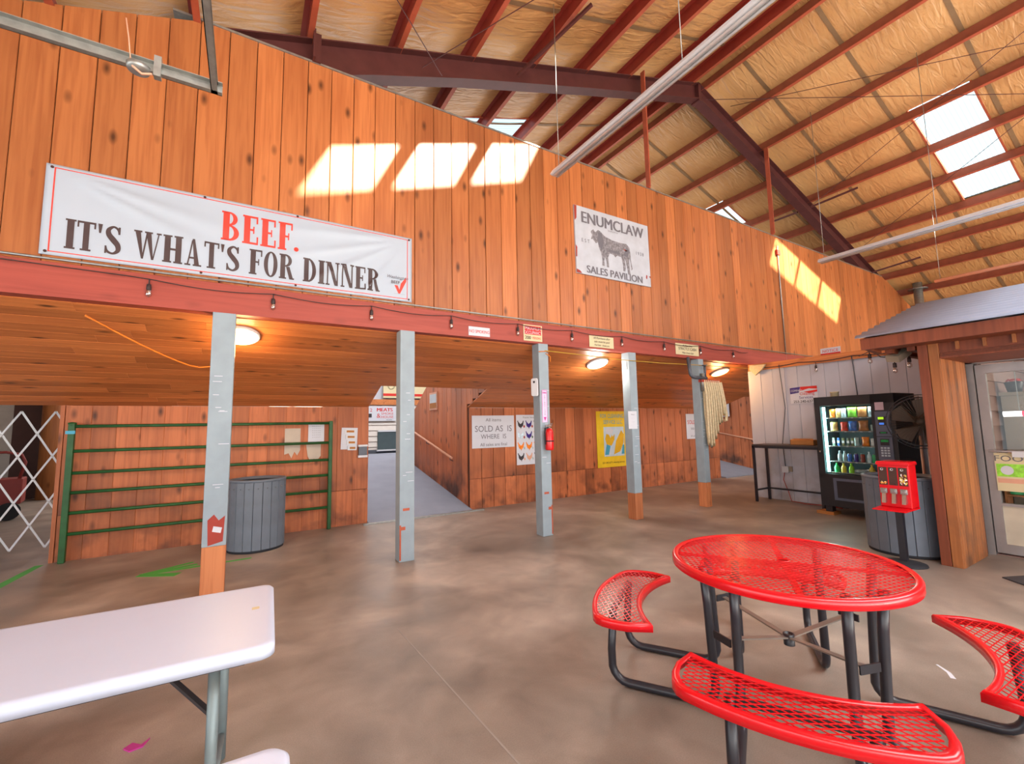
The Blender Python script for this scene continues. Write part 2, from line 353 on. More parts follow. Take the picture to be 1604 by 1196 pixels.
# ------------------------------------------------------------------ setting: loft wall of vertical planks above the beam
PW = .257; YP = 5.24
wl = MB().prism([(-5.0, 3.05), (20.2, 3.05), (20.2, ROOF(20.2)), (16.5, 5.86), (-.62, 5.80), (-5.0, ROOF(-5.0))], 'Y', YP+.022, YP+.05).build('wall_loft', 'dark_gap'); tag(wl, kind='structure')
std = plank_mesh(PW-.006, 5.86-3.06)
std.materials.append(MATS['pine_upper'])
x = -1.844-PW*10
i = 0
while x < 20.1:
    dy = random.uniform(-.0025, .0025)
    if -.7 < x < 16.3:
        inst('plank', std, wl, (x+.003, YP+dy, 3.06))
    else:
        h = ROOF(x)-3.06+.005; me = plank_mesh(PW-.006, min(h, 2.8), slope=(.34 if x < 0 else -.34)); me.materials.append(MATS['pine_upper']); inst('plank', me, wl, (x+.003, YP+dy, 3.06))
    x += PW
tag(MB().box(-.8, YP-.012, 5.852, 16.4, YP+.10, 5.875).build('trim_1', 'galvanised'), kind='structure')

# red beam with conduit on top, posts
bm_ = MB().box(-5, YP-.03, 2.745, 12.3, YP+.11, 3.05).build('beam', 'red_beam'); tag(bm_, 'long red-stained timber beam under the plank loft wall', 'beam')
tag(MB().tube([(-5, YP-.05, 3.075), (12.5, YP-.05, 3.075)], .011, 6).build('conduit', 'galvanised'), 'thin metal conduit running along the top of the red beam', 'conduit')
tag(MB().tube([(10.48, YP-.02, 2.9), (10.48, YP-.02, 5.5), (10.5, YP-.02, 5.62)], .012, 6).build('conduit', 'galvanised'), 'thin vertical conduit up the planks by the right sunlit patches', 'conduit')
jb = MB().box(10.42, YP-.05, 5.4, 10.54, YP-.002, 5.52).build('junction_box', 'rack_red'); tag(jb, 'small rusty junction box on the plank wall in the sunlit patch', 'junction box')

posts = [(-.335, -.137, .46, 'grey painted post nearest the left, bare wood foot behind white table', 1), (1.562, 1.742, 0, 'grey post in front of the ramp opening, with scratches', 0), (3.60, 3.772, 0, 'grey post carrying the fire extinguisher', 0),
         (5.43, 5.60, .42, 'grey post with taped paper notice and bare wood foot', 2), (7.26, 7.41, .44, 'grey post with the hanging hose', 2)]
for x0, x1, bare, lab, k in posts:
    p = empty('post', ((x0+x1)/2, 5.19, 0), lab, 'post', 'grey posts under the red beam'); wd = (x1-x0)/2
    MB().box(-wd, 0, bare, wd, .17, 2.745).build('shaft', 'post_paint', p, bevel=.006)
    if bare: tag(MB().box(-wd+.001, .001, 0, wd-.001, .169, bare).build('foot', 'bare_post_wood', p, bevel=.005), 'bare unpainted wood foot')
    if k == 1: MB().prism([(-.05, .47), (.07, .5), (.08, .74), (.03, .70), (-.01, .76), (-.06, .71)], 'Y', -.002, .0).build('paint_patch', 'patch_red', p); MB().prism([(-.02, .6), (.05, .58), (.06, .63), (-.01, .65)], 'Y', -.004, -.001).build('paint_daub', 'paint_white', p)
    if k == 0:
        s = MB(); dx = -wd if x0 < 2 else wd-.02
        s.box(dx, -.0015, .02, dx+.02, 0, .42); q_ = dx+.02 if x0 < 2 else dx-.05; s.box(q_, -.0015, .36, q_+.05, 0, .40).box(-.05, -.0015, .58, .03, 0, .61)
        s.build('rust_scuff', 'steel_orange', p)['kind'] = 'stuff'
    rnd = random.Random(int(x0*100)+9)
    s = MB()
    for j in range(9):
        zz = rnd.uniform(.9, 2.1); a = rnd.uniform(-wd*.8, wd*.1); s.box(a, -.0012, zz, min(wd*.9, a+rnd.uniform(.03, .09)), 0, zz+.006)
    s.build('scratches', 'paint_white', p)['kind'] = 'stuff'
# soffit of boards running along the wall, cut for the two ramp openings
def soffz(y): return 2.735-(y-5.35)*(2.735-1.92)/(7.66-5.35)
so = empty('ceiling_soffit', (0, 5.35, 0), kind='structure')
ang = math.atan2(2.735-1.92, 7.66-5.35); L_ = math.hypot(7.66-5.35, 2.735-1.92); nb = 17; bw = L_/nb
def soffit_board(xa, xb, k):
    s = MB(); sec = [(0, 0), (0, .02), (bw-.004, .02), (bw-.004, 0.004), (bw-.008, 0), (.004, 0)]
    A = [s.bm.verts.new((0, a, b)) for a, b in sec]; B = [s.bm.verts.new((xb-xa, a, b)) for a, b in sec]; n = len(sec)
    s.bm.faces.new(A); s.bm.faces.new(B[::-1])
    for i in range(n): s.bm.faces.new((A[i], B[i], B[(i+1) % n], A[(i+1) % n]))
    o = s.build('plank', 'pine_soffit', so); y = k*bw*math.cos(ang); o.location = (xa, y, 2.735-k*bw*math.sin(ang)); o.rotation_euler = (-ang, 0, 0)
for k in range(nb):
    ymid = 5.35+(k+.5)*bw*math.cos(ang)
    rnd = random.Random(k*5+1)
    spans = [(-4.6, 14.0)] if ymid < 6.8 else [(-4.6, 1.76), (3.62, 11.41)]
    for a, b in spans:
        cuts = [a]+sorted(c for c in (a+rnd.uniform(3, 4.5), a+rnd.uniform(7, 9.5), a+rnd.uniform(12, 14)) if c < b-.8)+[b]
        for c0, c1 in zip(cuts, cuts[1:]): soffit_board(c0, c1-.002, k)
# dark backing above the soffit so no light leaks between boards
s = MB()
for xa, xb, ya, yb in ((-4.6, 14, 5.36, 6.79), (-4.6, 1.74, 6.79, 7.7), (3.64, 11.41, 6.79, 7.7)):
    s.quad((xa, ya, soffz(ya)+.03), (xb, ya, soffz(ya)+.03), (xb, yb, soffz(yb)+.03), (xa, yb, soffz(yb)+.03))
s.build('backing', 'dark_gap', so).location = (0, -5.35, 0)
# header edges at the cut


# ------------------------------------------------------------------ setting: back wall under the soffit
YB = 7.66
wb = MB().box(-1.98, YB+.022, 0, 1.76, YB+.06, 1.92).box(3.65, YB+.022, 0, 11.41, YB+.06, 1.92).build('wall_back', 'dark_gap'); tag(wb, kind='structure')
up_me = plank_mesh(PW-.006, 1.92-.562); up_me.materials.append(MATS['pine_lower_up'])
lo_me = plank_mesh(PW-.006, .555); lo_me.materials.append(MATS['pine_lower_low'])
for a, b in ((-1.98, 1.76), (3.65, 11.41)):
    n = round((b-a)/PW); pw = (b-a)/n
    for i in range(n):
        dy = random.uniform(-.003, .002)
        inst('plank', up_me, wb, (a+i*pw+.003, YB+dy, .562)); inst('plank', lo_me, wb, (a+i*pw+.003, YB+random.uniform(-.006, .0), 0))
tag(MB().box(-2.02, YB-.01, 0, -1.98, YB+.12, 1.93).build('trim_2', 'pine_lower'), kind='structure')
# space below the seats is closed behind the wall
wc = MB().box(-1.98, YB+.06, 0, -1.9, 11.5, 1.9).box(1.66, YB+.06, 0, 1.76, 12.3, 2.2).build('wall_corridor_left', 'pine_lower'); tag(wc, kind='structure')
# corridor walls of vertical planks with sloping top
def corridor_wall(name, X, y0, y1, topz, z0f):
    o = MB().prism([(YB+.06, 0), (y1, 0), (y1, topz(y1)), (9.2, topz(9.19)), (y0, topz(y0)), (y0, soffz(y0)+.03), (YB+.055, soffz(YB)+.01)], 'X', X+.022, X+.05).build(name, 'dark_gap'); tag(o, kind='structure')
    n = round((y1-y0)/.257); pw = (y1-y0)/n
    for i in range(n):
        ya = y0+i*pw; z_ = soffz(ya)+.02 if ya+pw/2 < YB else 0; ha = topz(ya+pw)-z_; hb = topz(ya)-z_
        me = plank_mesh(pw-.006, ha, slope=(hb-ha)/pw); me.materials.append(MATS['pine_lower_up'])
        # local x runs towards -Y world so that the front faces -X
        inst('plank', me, o, (X, ya+pw-.003, z_), (0, 0, -PI/2))
    return o
corridor_wall('wall_corridor_right', 3.65, 6.75, 11.3, lambda y: 3.0 if y < 9.2 else 3.0-(y-9.2)*.58, 0)
corridor_wall('wall_corridor_far', 13.5, 7.0, 12.2, lambda y: 3.0, 0)
def ramp(x0, x1, y0, y1, n):
    s = MB().prism([(y0, .0), (y0, .018), (y0+.1, .022), (y1, .022+.18*(y1-y0-.1)), (y1, 0)], 'X', x0, x1)
    return tag(s.build('floor_ramp' if n == 1 else 'floor_ramp_far', 'ramp_grey'), kind='structure')
ramp(1.76, 3.65, 7.5, 12.3, 1); ramp(11.41, 13.5, 7.5, 12.5, 2)
tag(MB().box(1.66, 7.46, 0, 3.85, 7.52, .02).build('trim_3', 'galvanised'), kind='structure')
def handrail(X, ya, za, yb, zb, lab):
    h = empty('handrail', (X, ya, 0), lab, 'handrail', 'ramp handrails')
    MB().tube([(-.07, 0, za), (-.07, yb-ya, zb)], .022, 8).build('rail', 'rail_wood', h)
    for t in (.03, .5, .97):
        y = (yb-ya)*t; z = za+(zb-za)*t
        MB().tube([(-.07, y, z-.02), (-.07, y, z-.06), (.0, y, z-.09)], .008, 6).build('bracket', 'pipe_steel', h)
handrail(3.65, 8.35, .93, 11.3, 1.58, 'wooden handrail sloping up the plank wall of the near ramp')
handrail(13.5, 7.8, .98, 11.5, 1.66, 'wooden handrail on the far ramp behind the white partition')
# framed picture in the near corridor
pf = empty('framed_picture', (3.65, 9.5, 2.15), 'small framed picture on the near ramp wall', 'picture', rz=-PI/2)
MB().box(-.24, -.03, -.2, .24, 0, .2).build('frame', 'rail_wood', pf); MB().box(-.2, -.034, -.16, .2, -.028, .16).build('print', 'poster_sky', pf); MB().box(-.2, -.036, -.16, .2, -.03, -.04).build('print_ground', 'cardboard', pf)
# far building seen up the ramp
fb = MB().box(.5, 14.05, 0, 8.5, 14.2, 2.32).build('wall_far', 'siding'); tag(fb, kind='structure')
for i in range(9): MB().prism([(13.99, i*.17+.82), (14.05, i*.17+.80), (14.05, i*.17+.985), (14.03, i*.17+.985)], 'X', .5, 8.5).build('clapboard', 'siding', fb)
MB().box(.5, 13.96, 2.3, 8.5, 14.2, 2.47).build('fascia', 'trim_wood', fb); MB().box(.5, 14.05, 2.47, 8.5, 14.2, 3.6).build('gable_panel', 'white_board', fb)
MB().box(.5, 12.3, 0, 8.5, 14.05, .79).build('landing', 'ramp_grey', fb); MB().box(.5, 13.93, .79, 8.5, 14.0, .90).build('base_strip', 'pipe_steel', fb)
sm = board('smokehouse_sign', 1.3, .46, 'white_paper', (3.42, 13.93, 2.02), 'white and red meats smoke house sign up the ramp', 'sign')
lettering('MEATS', .155, 'ink_red', sm, .28, .07, wx=1.08, bold=.006); lettering('&', .20, 'ink_red', sm, .09, -.13); lettering('SMOKE', .105, 'ink_red', sm, .36, -.035, wx=1.15); lettering('HOUSE', .105, 'ink_red', sm, .36, -.14, wx=1.15); lettering('2', .15, 'ink_red', sm, -.14, .06); lettering('360-8000', .05, 'ink_grey', sm, .42, -.21)
MB().box(-.28, -.005, -.12, -.12, -.001, .0).build('cow_figure', 'ink_dark', sm)
ys = board('yellow_sign', 1.5, .52, 'cream_paper', (4.4, 13.93, 2.78), 'cream sign with red lower band above the far fascia', 'sign'); MB().box(-.75, -.004, -.2, .75, -.001, -.12).build('band', 'ink_red', ys); place(MB().lathe([(.09, -.004), (.11, -.004)], n=20).build('ring', 'ink_dark', ys), (-.5, -.004, .12), (PI/2, 0, 0))
wn = empty('service_hatch', (3.75, 13.97, 1.1), 'white service hatch with shelf in the far siding wall', 'hatch')
MB().box(-.25, -.02, -.2, .55, .02, .35).build('recess', 'cabinet_inside', wn); MB().box(-.3, -.14, -.24, .62, 0, -.2).build('shelf', 'white_enamel', wn); MB().box(-.25, -.05, .35, .6, .01, .40).build('lintel', 'white_enamel', wn)
tag(MB().box(2.72, 13.6, .8, 2.95, 13.85, 1.2).build('red_crate', 'ink_red'), 'small red crate at the foot of the far siding wall', 'crate')
# sign on the far corridor wall
bs = board('notice_board', .55, .48, 'white_paper', (13.44, 8.86, 1.96), 'white notice on the far ramp plank wall', 'notice', rz=-PI/2); lettering('SALE', .14, 'ink_grey', bs, .02, .08); lettering('INFO', .1, 'ink_grey', bs, 0, -.1)

# ------------------------------------------------------------------ setting: white partition on the right
XW = 9.1
ww = MB().box(XW+.022, 1.78, 0, XW+.06, 5.30, 2.6).build('wall_right', 'dark_gap'); tag(ww, kind='structure')
n = 15; pw = (5.30-1.78)/n
wme = plank_mesh(pw-.004, 2.6, ch=.003); wme.materials.append(MATS['white_board_wall'])
for i in range(n): inst('plank', wme, ww, (XW+random.uniform(-.002, .002), 1.78+(i+1)*pw-.002, 0), (0, 0, -PI/2))
tag(MB().box(XW-.03, 1.78, 2.6, XW+.12, 5.30, 2.74).build('trim_4', 'trim_wood'), kind='structure')
tag(MB().box(XW, 5.28, 0, XW+.12, 5.33, 2.6).build('trim_5', 'white_board'), kind='structure')

# ------------------------------------------------------------------ setting: kiosk with metal roof
kw = MB().box(6.37, 1.63, 0, 9.1, 1.76, 2.5).build('wall_kiosk', 'dark_gap'); tag(kw, kind='structure')
# end faces: two boards facing the room, and the planked reveal
for ya, yb, m in ((1.61, 1.695, 'kiosk_wood_low'), (1.70, 1.785, 'kiosk_red_wood')): MB().box(6.34, ya, 0, 6.37, yb, 2.42).build('corner_board', m, kw, bevel=.004)
xs = [6.37, 6.49, 6.60, 6.72, 6.84, 6.96, 7.06, 7.15]
for a, b in zip(xs, xs[1:]): MB().box(a+.002, 1.605, 0, b-.002, 1.63, 2.24).build('plank', 'kiosk_wood_low', kw, bevel=.004)
MB().box(6.37, 1.76, 0, 9.1, 1.785, 2.5).build('outer_cladding', 'kiosk_red_wood', kw)
kf = MB().box(6.36, -3, 2.24, 6.48, 1.70, 2.45).build('wall_kiosk_header', 'kiosk_red_wood'); tag(kf, kind='structure')
for i in range(8): MB().box(6.335, 1.45-i*.20, 2.26, 6.36, 1.475-i*.20, 2.43).build('batten', 'kiosk_wood', kf)
for i in range(3): MB().box(6.34+.01*i, -3, 2.18+i*.02, 7.3, 1.605, 2.198+i*.02).build('lintel_board', 'kiosk_red_wood', kf)
# eave and corrugated roof: ridges run along Y
s = MB(); nx = 120; x0, z0, x1, z1 = 5.93, 2.47, 8.05, 3.14; yl = 2.2
vs = []
for i in range(nx+1):
    t = i/nx; x_ = x0+(x1-x0)*t; z_ = z0+(z1-z0)*t+.026*math.sin(t*2.22/.19*2*PI)
    vs.append([s.bm.verts.new((x_-.0*0, y_, z_)) for y_ in (-4, 1.2, yl)])
for a, b in zip(vs, vs[1:]):
    for k in range(2):
        f = s.bm.faces.new((a[k], b[k], b[k+1], a[k+1])); f.smooth = True
rf = s.build('ceiling_kiosk_roof', 'corrugated'); so2 = rf.modifiers.new('t', 'SOLIDIFY'); so2.thickness = .004; tag(rf, kind='structure')
MB().prism([(8.0, 3.12), (8.12, 3.16), (12, 2.2), (12, 2.1)], 'Y', -4, 2.2).build('rear_slope', 'corrugated', rf)
MB().box(5.96, -4, 2.33, 6.0, 2.16, 2.455).build('fascia', 'kiosk_red_wood', rf); 
MB().prism([(5.98, 2.34), (6.34, 2.30), (6.34, 2.56), (5.98, 2.455)], 'Y', 2.10, 2.15).build('barge_board', 'kiosk_red_wood', rf)
MB().prism([(6.34, 2.5), (9.05, 2.5), (9.05, 2.8), (8.05, 3.08), (6.34, 2.56)], 'Y', 2.10, 2.14).build('gable_panel', 'kiosk_wood', rf)
MB().quad((6.0, -4, 2.345), (6.36, -4, 2.345), (6.36, 2.1, 2.345), (6.0, 2.1, 2.345)).build('soffit', 'kiosk_red_wood', rf)
for i in range(2): MB().box(6.34, 1.80+i*.2, 2.30, 8.9, 1.87+i*.2, 2.5).build('outrigger', 'kiosk_red_wood', rf)
# door
dr = empty('door_1', (7.29, 1.64, 0), kind='structure', rz=-PI/2)   # local x -> -Y, local -y -> -X
MB().box(-.0, -.02, 0, .07, .1, 2.24).build('jamb', 'door_metal', dr); MB().box(0, -.02, 2.17, 1.6, .1, 2.24).build('head', 'door_metal', dr)
MB().box(1.06, -.02, 0, 1.16, .1, 2.24).build('jamb', 'door_metal', dr)
MB().box(.08, 0, .03, .16, .06, 2.15).build('stile', 'door_metal', dr); MB().box(.97, 0, .03, 1.05, .06, 2.15).build('stile', 'door_metal', dr)
MB().box(.16, 0, 2.05, .97, .06, 2.15).build('top_rail', 'door_metal', dr); MB().box(.16, 0, .03, .97, .06, .13).build('bottom_rail', 'door_metal', dr)
MB().box(.16, .02, .13, .97, .04, .55).build('kick_panel', 'door_panel', dr); MB().box(.16, 0, .55, .97, .05, .58).build('middle_rail', 'door_metal', dr)
MB().box(.16, .028, .58, .97, .034, 2.05).build('pane', 'glass', dr)
MB().tube([(.12, -.05, 1.16), (.99, -.05, 1.16)], .012, 8).box(.3, -.07, 1.1, .97, -.02, 1.16).build('push_bar', 'white_enamel', dr)
MB().box(.071, .03, .02, .079, .09, 2.165).build('door_gap', 'rubber', dr)
kn_ = MB().box(7.30, -3, 0, 7.36, .47, 2.24).build('wall_kiosk_front', 'dark_gap'); tag(kn_, kind='structure')
for i in range(20): MB().box(7.28, .47-(i+1)*.17+.003, 0, 7.30, .47-i*.17, 2.2).build('plank', 'kiosk_wood_low', kn_)
# inside the kiosk
ki = MB().box(7.3, -3, 0, 11, 1.6, .01).box(10.0, -3, 0, 10.1, 1.6, 2.6).box(7.36, 1.55, 0, 10, 1.6, 2.6).box(7.36, -3, 2.55, 10, 1.6, 2.6).build('wall_kiosk_inside', 'kiosk_siding'); tag(ki, kind='structure')
for i in range(14): MB().prism([(1.525, i*.18), (1.55, i*.18+.17), (1.55, i*.18)], 'X', 7.4, 10).build('clapboard', 'kiosk_siding', ki)
ca = empty('cabinet', (8.15, 1.40, 0), 'tall grey wooden cabinet inside the kiosk door', 'cabinet')
MB().box(-.2, -.1, 0, .2, .11, 1.8).build('body', 'kiosk_cabinet', ca, bevel=.008)
for x_ in (-.19, .01): MB().box(x_, -.115, .1, x_+.18, -.1, 1.74).build('door', 'kiosk_cabinet', ca)
MB().box(-.23, -.13, 1.8, .23, .115, 1.84).build('cornice', 'kiosk_cabinet', ca)
pt = empty('poinsettia_pot', (8.05, 1.40, 1.84), 'dark pot with red flower on top of the kiosk cabinet', 'plant')
MB().lathe([(.0, 0), (.06, 0), (.085, .12), (.07, .13)], n=16).build('pot', 'black_body', pt)
for i in range(7): a = i*.9; MB().prism([(0, 0), (.04, .02), (.08, 0), (.04, -.02)], 'Z', .15, .155).build('petal', 'ink_red', pt).rotation_euler = (.3, -.4, a)
lamp('kiosk_fill', 'POINT', (8.4, .6, 2.3), (0, 0, 0), 22, (1, .9, .8), shadow_soft_size=.15)  # added fill to brighten the kiosk inside
lt = empty('tube_reflection', (7.68, 1.20, 1.575), 'glowing white and pink tube standing in for a reflection in the kiosk glass', 'lamp')  # modelled tube stands in for a reflection in the door glass
MB().tube([(0, .25, 0), (0, .1, 0)], .032, 10).build('tube', 'tube_white', lt); MB().tube([(0, .1, 0), (0, -.02, 0)], .033, 10).build('band', 'tube_pink', lt); MB().tube([(0, -.02, 0), (0, -.6, 0)], .032, 10).build('tube', 'tube_white', lt)
for y in (.12, -.35): MB().bar((0, y, .03), (0, y, .92), .006).build('hanging_rod', 'galvanised', lt)
sh = empty('display_shelf', (7.75, 1.20, 0), 'brown display shelf behind the kiosk glass', 'shelf')
for z in (.30, .62, .94): MB().box(-.1, -.35, z, .12, .30, z+.02).build('shelf', 'kiosk_wood', sh)
for y in (-.37, .30): MB().box(-.1, y, 0, .12, y+.02, .96).build('side_panel', 'kiosk_wood', sh)
for k, (y, z) in enumerate(((.22, .321), (.05, .321), (.22, .641), (.05, .641), (.2, .961), (-.12, .321))):
    tag(MB().box(7.68, 1.2+y-.06, z, 7.8, 1.2+y+.06, z+.17).build('tin', PK[(k*3+6) % 18], bevel=.01), ['yellow-brown', 'grey', 'orange', 'olive', 'pale', 'brown'][k]+' tin on the kiosk display shelf, place %s' % ['bottom left', 'bottom middle', 'middle left', 'middle right', 'top', 'bottom right'][k], 'tin', 'tins on the kiosk shelf')
fp = board('food_poster', .42, .42, 'cream_paper', (7.27, 1.28, .93), 'green and cream FOOD poster on the kiosk door glass', 'poster', rz=-PI/2, th=.002)
lettering('FOOD', .09, 'ink_grey', fp, -.06, .12, wx=1.2); MB().box(-.2, -.002, -.05, .2, 0, .09).build('green_band', 'pack_15', fp); MB().box(-.2, -.002, -.12, .2, 0, -.07).build('lower_band', 'rail_wood', fp)
place(MB().lathe([(0, 0), (.05, 0)], n=20).build('oval', 'white_paper', fp), (-.12, -.004, .02), (PI/2, 0, 0))
tag(MB().prism([(6.28, 1.335), (7.1, .95), (6.8, .5), (5.95, .9)], 'Z', 0, .012).build('floor_mat', 'mat_dark'), 'dark rubber door mat at the kiosk door', 'mat')
fp_ = MB().tube([(17.6, 4.77, 3.5), (17.6, 4.77, 5.7)], .11, 16).build('flue_pipe', 'galvanised'); MB().lathe([(.11, 5.52), (.24, 5.50), (.24, 5.51)], 17.6, 4.77, 20).build('collar', 'galvanised', fp_)
tag(fp_, 'galvanised flue pipe rising above the kiosk roof', 'pipe')

# ------------------------------------------------------------------ setting: roof
X0, X1, YA, YE = -7.5, 23.5, -9.0, 16.5
ce = empty('ceiling', (8, 5, 8.75), kind='structure')
def rz_(x, dz=0): return ROOF(x)+dz
PURL = [.45-1.08*k for k in range(7, 0, -1)]+[.45, 1.53, 2.61, 3.71, 4.81, 5.88, 6.95, 7.78, 8.22, 9.27, 10.33, 11.40, 12.48, 13.50]+[13.5+1.07*k for k in range(1, 10)]
SKYX = ((1.53, 4.81), (11.40, 14.57)); SKYY = ((2.03, 2.92), (7.03, 7.95))
# insulation strips between seams (each a part), cells left open at the skylights
seams = [YA]; y = 3.18-1.335*9
while y < YE: 
    if y > YA: seams.append(y)
    y += 1.335
seams.append(YE)
for ya, yb in zip(seams, seams[1:]):
    sky = [sk for sk in SKYY if sk[0] < yb and sk[1] > ya]
    ys_ = sorted(set([ya, yb]+[ya+(yb-ya)*t for t in (.25, .5, .75)]+[v for sk in sky for v in sk if ya < v < yb]))
    bays = list(zip([X0]+PURL, PURL+[X1]))
    s = MB()
    for xa, xb in bays:
        m_ = 5; cols = []
        for i in range(m_+1):
            x_ = xa+(xb-xa)*i/m_; sag = -.045*math.sin(PI*i/m_)*(1 if xb-xa > .6 else .2)
            row = []
            for yy in ys_:
                tt = (yy-ya)/(yb-ya); row.append(s.bm.verts.new((x_, yy, rz_(x_, .235)+sag*(.4+.6*math.sin(PI*tt)) )))
            cols.append(row)
        for i in range(m_):
            for j in range(len(ys_)-1):
                ym = (ys_[j]+ys_[j+1])/2; xm = (xa+xb)/2
                if any(a < xm < b for a, b in SKYX) and any(a < ym < b for a, b in SKYY): continue
                f = s.bm.faces.new((cols[i][j], cols[i+1][j], cols[i+1][j+1], cols[i][j+1])); f.smooth = True
    o = s.build('insulation_strip', 'insulation', ce); o.location = (-8, -5, -8.75)
    s = MB()
    if ya > YA:
        for side, xs_ in ((-1, [X0]+PURL[:PURL.index(7.78)+1]), (1, PURL[PURL.index(8.22):]+[X1])):
            for xa, xb in zip(xs_, xs_[1:]):
                for i in range(5):
                    u, v_ = xa+(xb-xa)*i/5, xa+(xb-xa)*(i+1)/5; g = lambda q: rz_(q, .222)-.045*.4*math.sin(PI*(q-xa)/(xb-xa))
                    s.quad((u, ya-.035, g(u)), (v_, ya-.035, g(v_)), (v_, ya+.035, g(v_)), (u, ya+.035, g(u)))
        o = s.build('seam_tape', 'insulation_seam', ce); o.location = (-8, -5, -8.75)
# outer deck
s = MB(); xb_ = [X0, 1.53, 4.81, 8, 11.40, 14.57, X1]; yb_ = [YA, 2.03, 2.92, 7.03, 7.95, YE]
for i in range(6):
    for j in range(5):
        if i in (1, 4) and j in (1, 3): continue
        a, b, c, d = xb_[i], xb_[i+1], yb_[j], yb_[j+1]
        s.quad((a, c, rz_(a, .27)), (b, c, rz_(b, .27)), (b, d, rz_(b, .27)), (a, d, rz_(a, .27)))
s.build('roof_deck', 'roof_sheet', ce).location = (-8, -5, -8.75)
# skylights: a corrugated translucent sheet over each bay, trimmed by curbs
for sx0, sx1 in SKYX:
    pl = [p for p in PURL if sx0-.01 <= p <= sx1+.01]+([] if sx1 < 10 else [])
    if pl[-1] < sx1-.3: pl.append(sx1)
    for sy0, sy1 in SKYY:
        for a, b in zip(pl, pl[1:]):
            s = MB(); rows = []
            for i in range(49):
                yy = sy0+(sy1-sy0)*i/48; dz = .27+.008*math.sin(i/48*2*PI*12); rows.append((s.bm.verts.new((a, yy, rz_(a, dz))), s.bm.verts.new((b, yy, rz_(b, dz)))))
            for p, q in zip(rows, rows[1:]): s.bm.faces.new((p[0], p[1], q[1], q[0])).smooth = True
            s.build('skylight_panel', 'skylight_panel', ce).location = (-8, -5, -8.75)
        for yy in (sy0-.02, sy1+.02):
            MB().bar((sx0, yy, rz_(sx0, .24)), (sx1, yy, rz_(sx1, .24)), .03, .07).build('skylight_curb', 'steel_orange', ce).location = (-8, -5, -8.75)
# purlins: Z section, 0.21 deep
for p in PURL:
    side = -1 if p < 8 else 1
    s = MB(); w_ = .012; z = rz_(p)
    sg = -side
    sec = [(0, 0), (.065*sg, .004), (.065*sg, .016), (w_*sg, .014), (w_*sg, .20), (-.06*sg, .204), (-.06*sg, .214), (0, .212)]
    s.prism([(p+a, z+b+.0) for a, b in sec], 'Y', YA, YE)
    for f_ in s.bm.faces:
        if all(v.co.z < z+.03 for v in f_.verts): f_.material_index = 1
    s.build('purlin', ['steel_red' if side < 0 else 'steel_brown', 'steel_orange'], ce).location = (-8, -5, -8.75)
# rafters (tapered I sections)
def rafter(Yr):
    def side(sg, xe):
        s = MB(); T = lambda d: (8.0+sg*d, 8.75-.34*d); 
        ds = [0, 3, 5.5, 6.8, 8.2, 10.5, 14.5]; dep = [.36, .34, .36, .42, .55, .75, 1.05]
        top = [T(d) for d in ds]; bot = [(a, b-h) for (a, b), h in zip(top, dep)]
        s.prism(top+bot[::-1], 'Y', Yr+.09, Yr+.11)
        for line, off in ((top, 0), (bot, 0)):
            for a, b in zip(line, line[1:]): s.bar((a[0], Yr+.1, a[1]-(.008 if line is top else -.008)), (b[0], Yr+.1, b[1]-(.008 if line is top else -.008)), .2, .016, (0, 0, 1))
        o = s.build('rafter', 'steel_maroon', ce); o.location = (-8, -5, -8.75)
    side(-1, X0); side(1, X1)
    o = MB().box(7.96, Yr, 8.34, 8.04, Yr+.2, 8.75).build('ridge_plate', 'steel_maroon', ce); o.location = (-8, -5, -8.75)
rafter(5.27); rafter(-1.6); rafter(12.2)
# hangers from the wall top to the roof
for x_, zt in ((.55, 6.95), (6.17, 8.33), (10.31, 8.3)):
    h = MB().box(x_-.045, 5.2, 5.86, x_+.045, 5.23, min(zt, rz_(x_)-.0)).box(x_-.045, 5.14, 5.86, x_-.02, 5.2, min(zt, rz_(x_)-.0)).build('hanger_post', 'steel_orange' if x_ > 1 else 'steel_maroon')
    tag(h, {.55: 'dark red steel hanger at the left end of the loft wall top', 6.17: 'rust-brown steel hanger rising behind the long light fixture', 10.31: 'rust-brown steel hanger rising right of the ridge'}[x_], 'hanger', 'hangers on top of the plank wall')
# bracing: fly braces, rods
def rod(a, b, r=.006, mat='steel_maroon', name='brace_rod'):
    o = MB().tube([a, b], r, 6).build(name, mat, ce); o.location = (-8, -5, -8.75)
for a, b in (((3.9, 4.1, ROOF(3.9)), (3.35, 5.2, ROOF(3.35)-.3)), ((12.6, 4.3, ROOF(12.6)), (12.2, 5.2, ROOF(12.2)-.33)), ((12.6, 6.4, ROOF(12.6)), (12.2, 5.5, ROOF(12.2)-.33)), ((16, 4.2, ROOF(16)), (15.6, 5.2, ROOF(15.6)-.33))):
    o = MB().bar(a, b, .04, .04).build('fly_brace', 'steel_maroon', ce); o.location = (-8, -5, -8.75)
rod((8.1, 5.2, 8.35), (14.6, -1.6, 6.4)); rod((8.8, 5.1, 8.4), (12.2, -1.4, 7.2)); rod((7.2, -1.4, 8.5), (1.8, 5.1, 6.25)); rod((2.1, 5.15, 6.3), (-2, .6, 5.0)); rod((12.2, 5.2, 7.0), (10.3, .5, 7.9)); rod((14.3, 5.0, 6.2), (11.9, .7, 7.4))
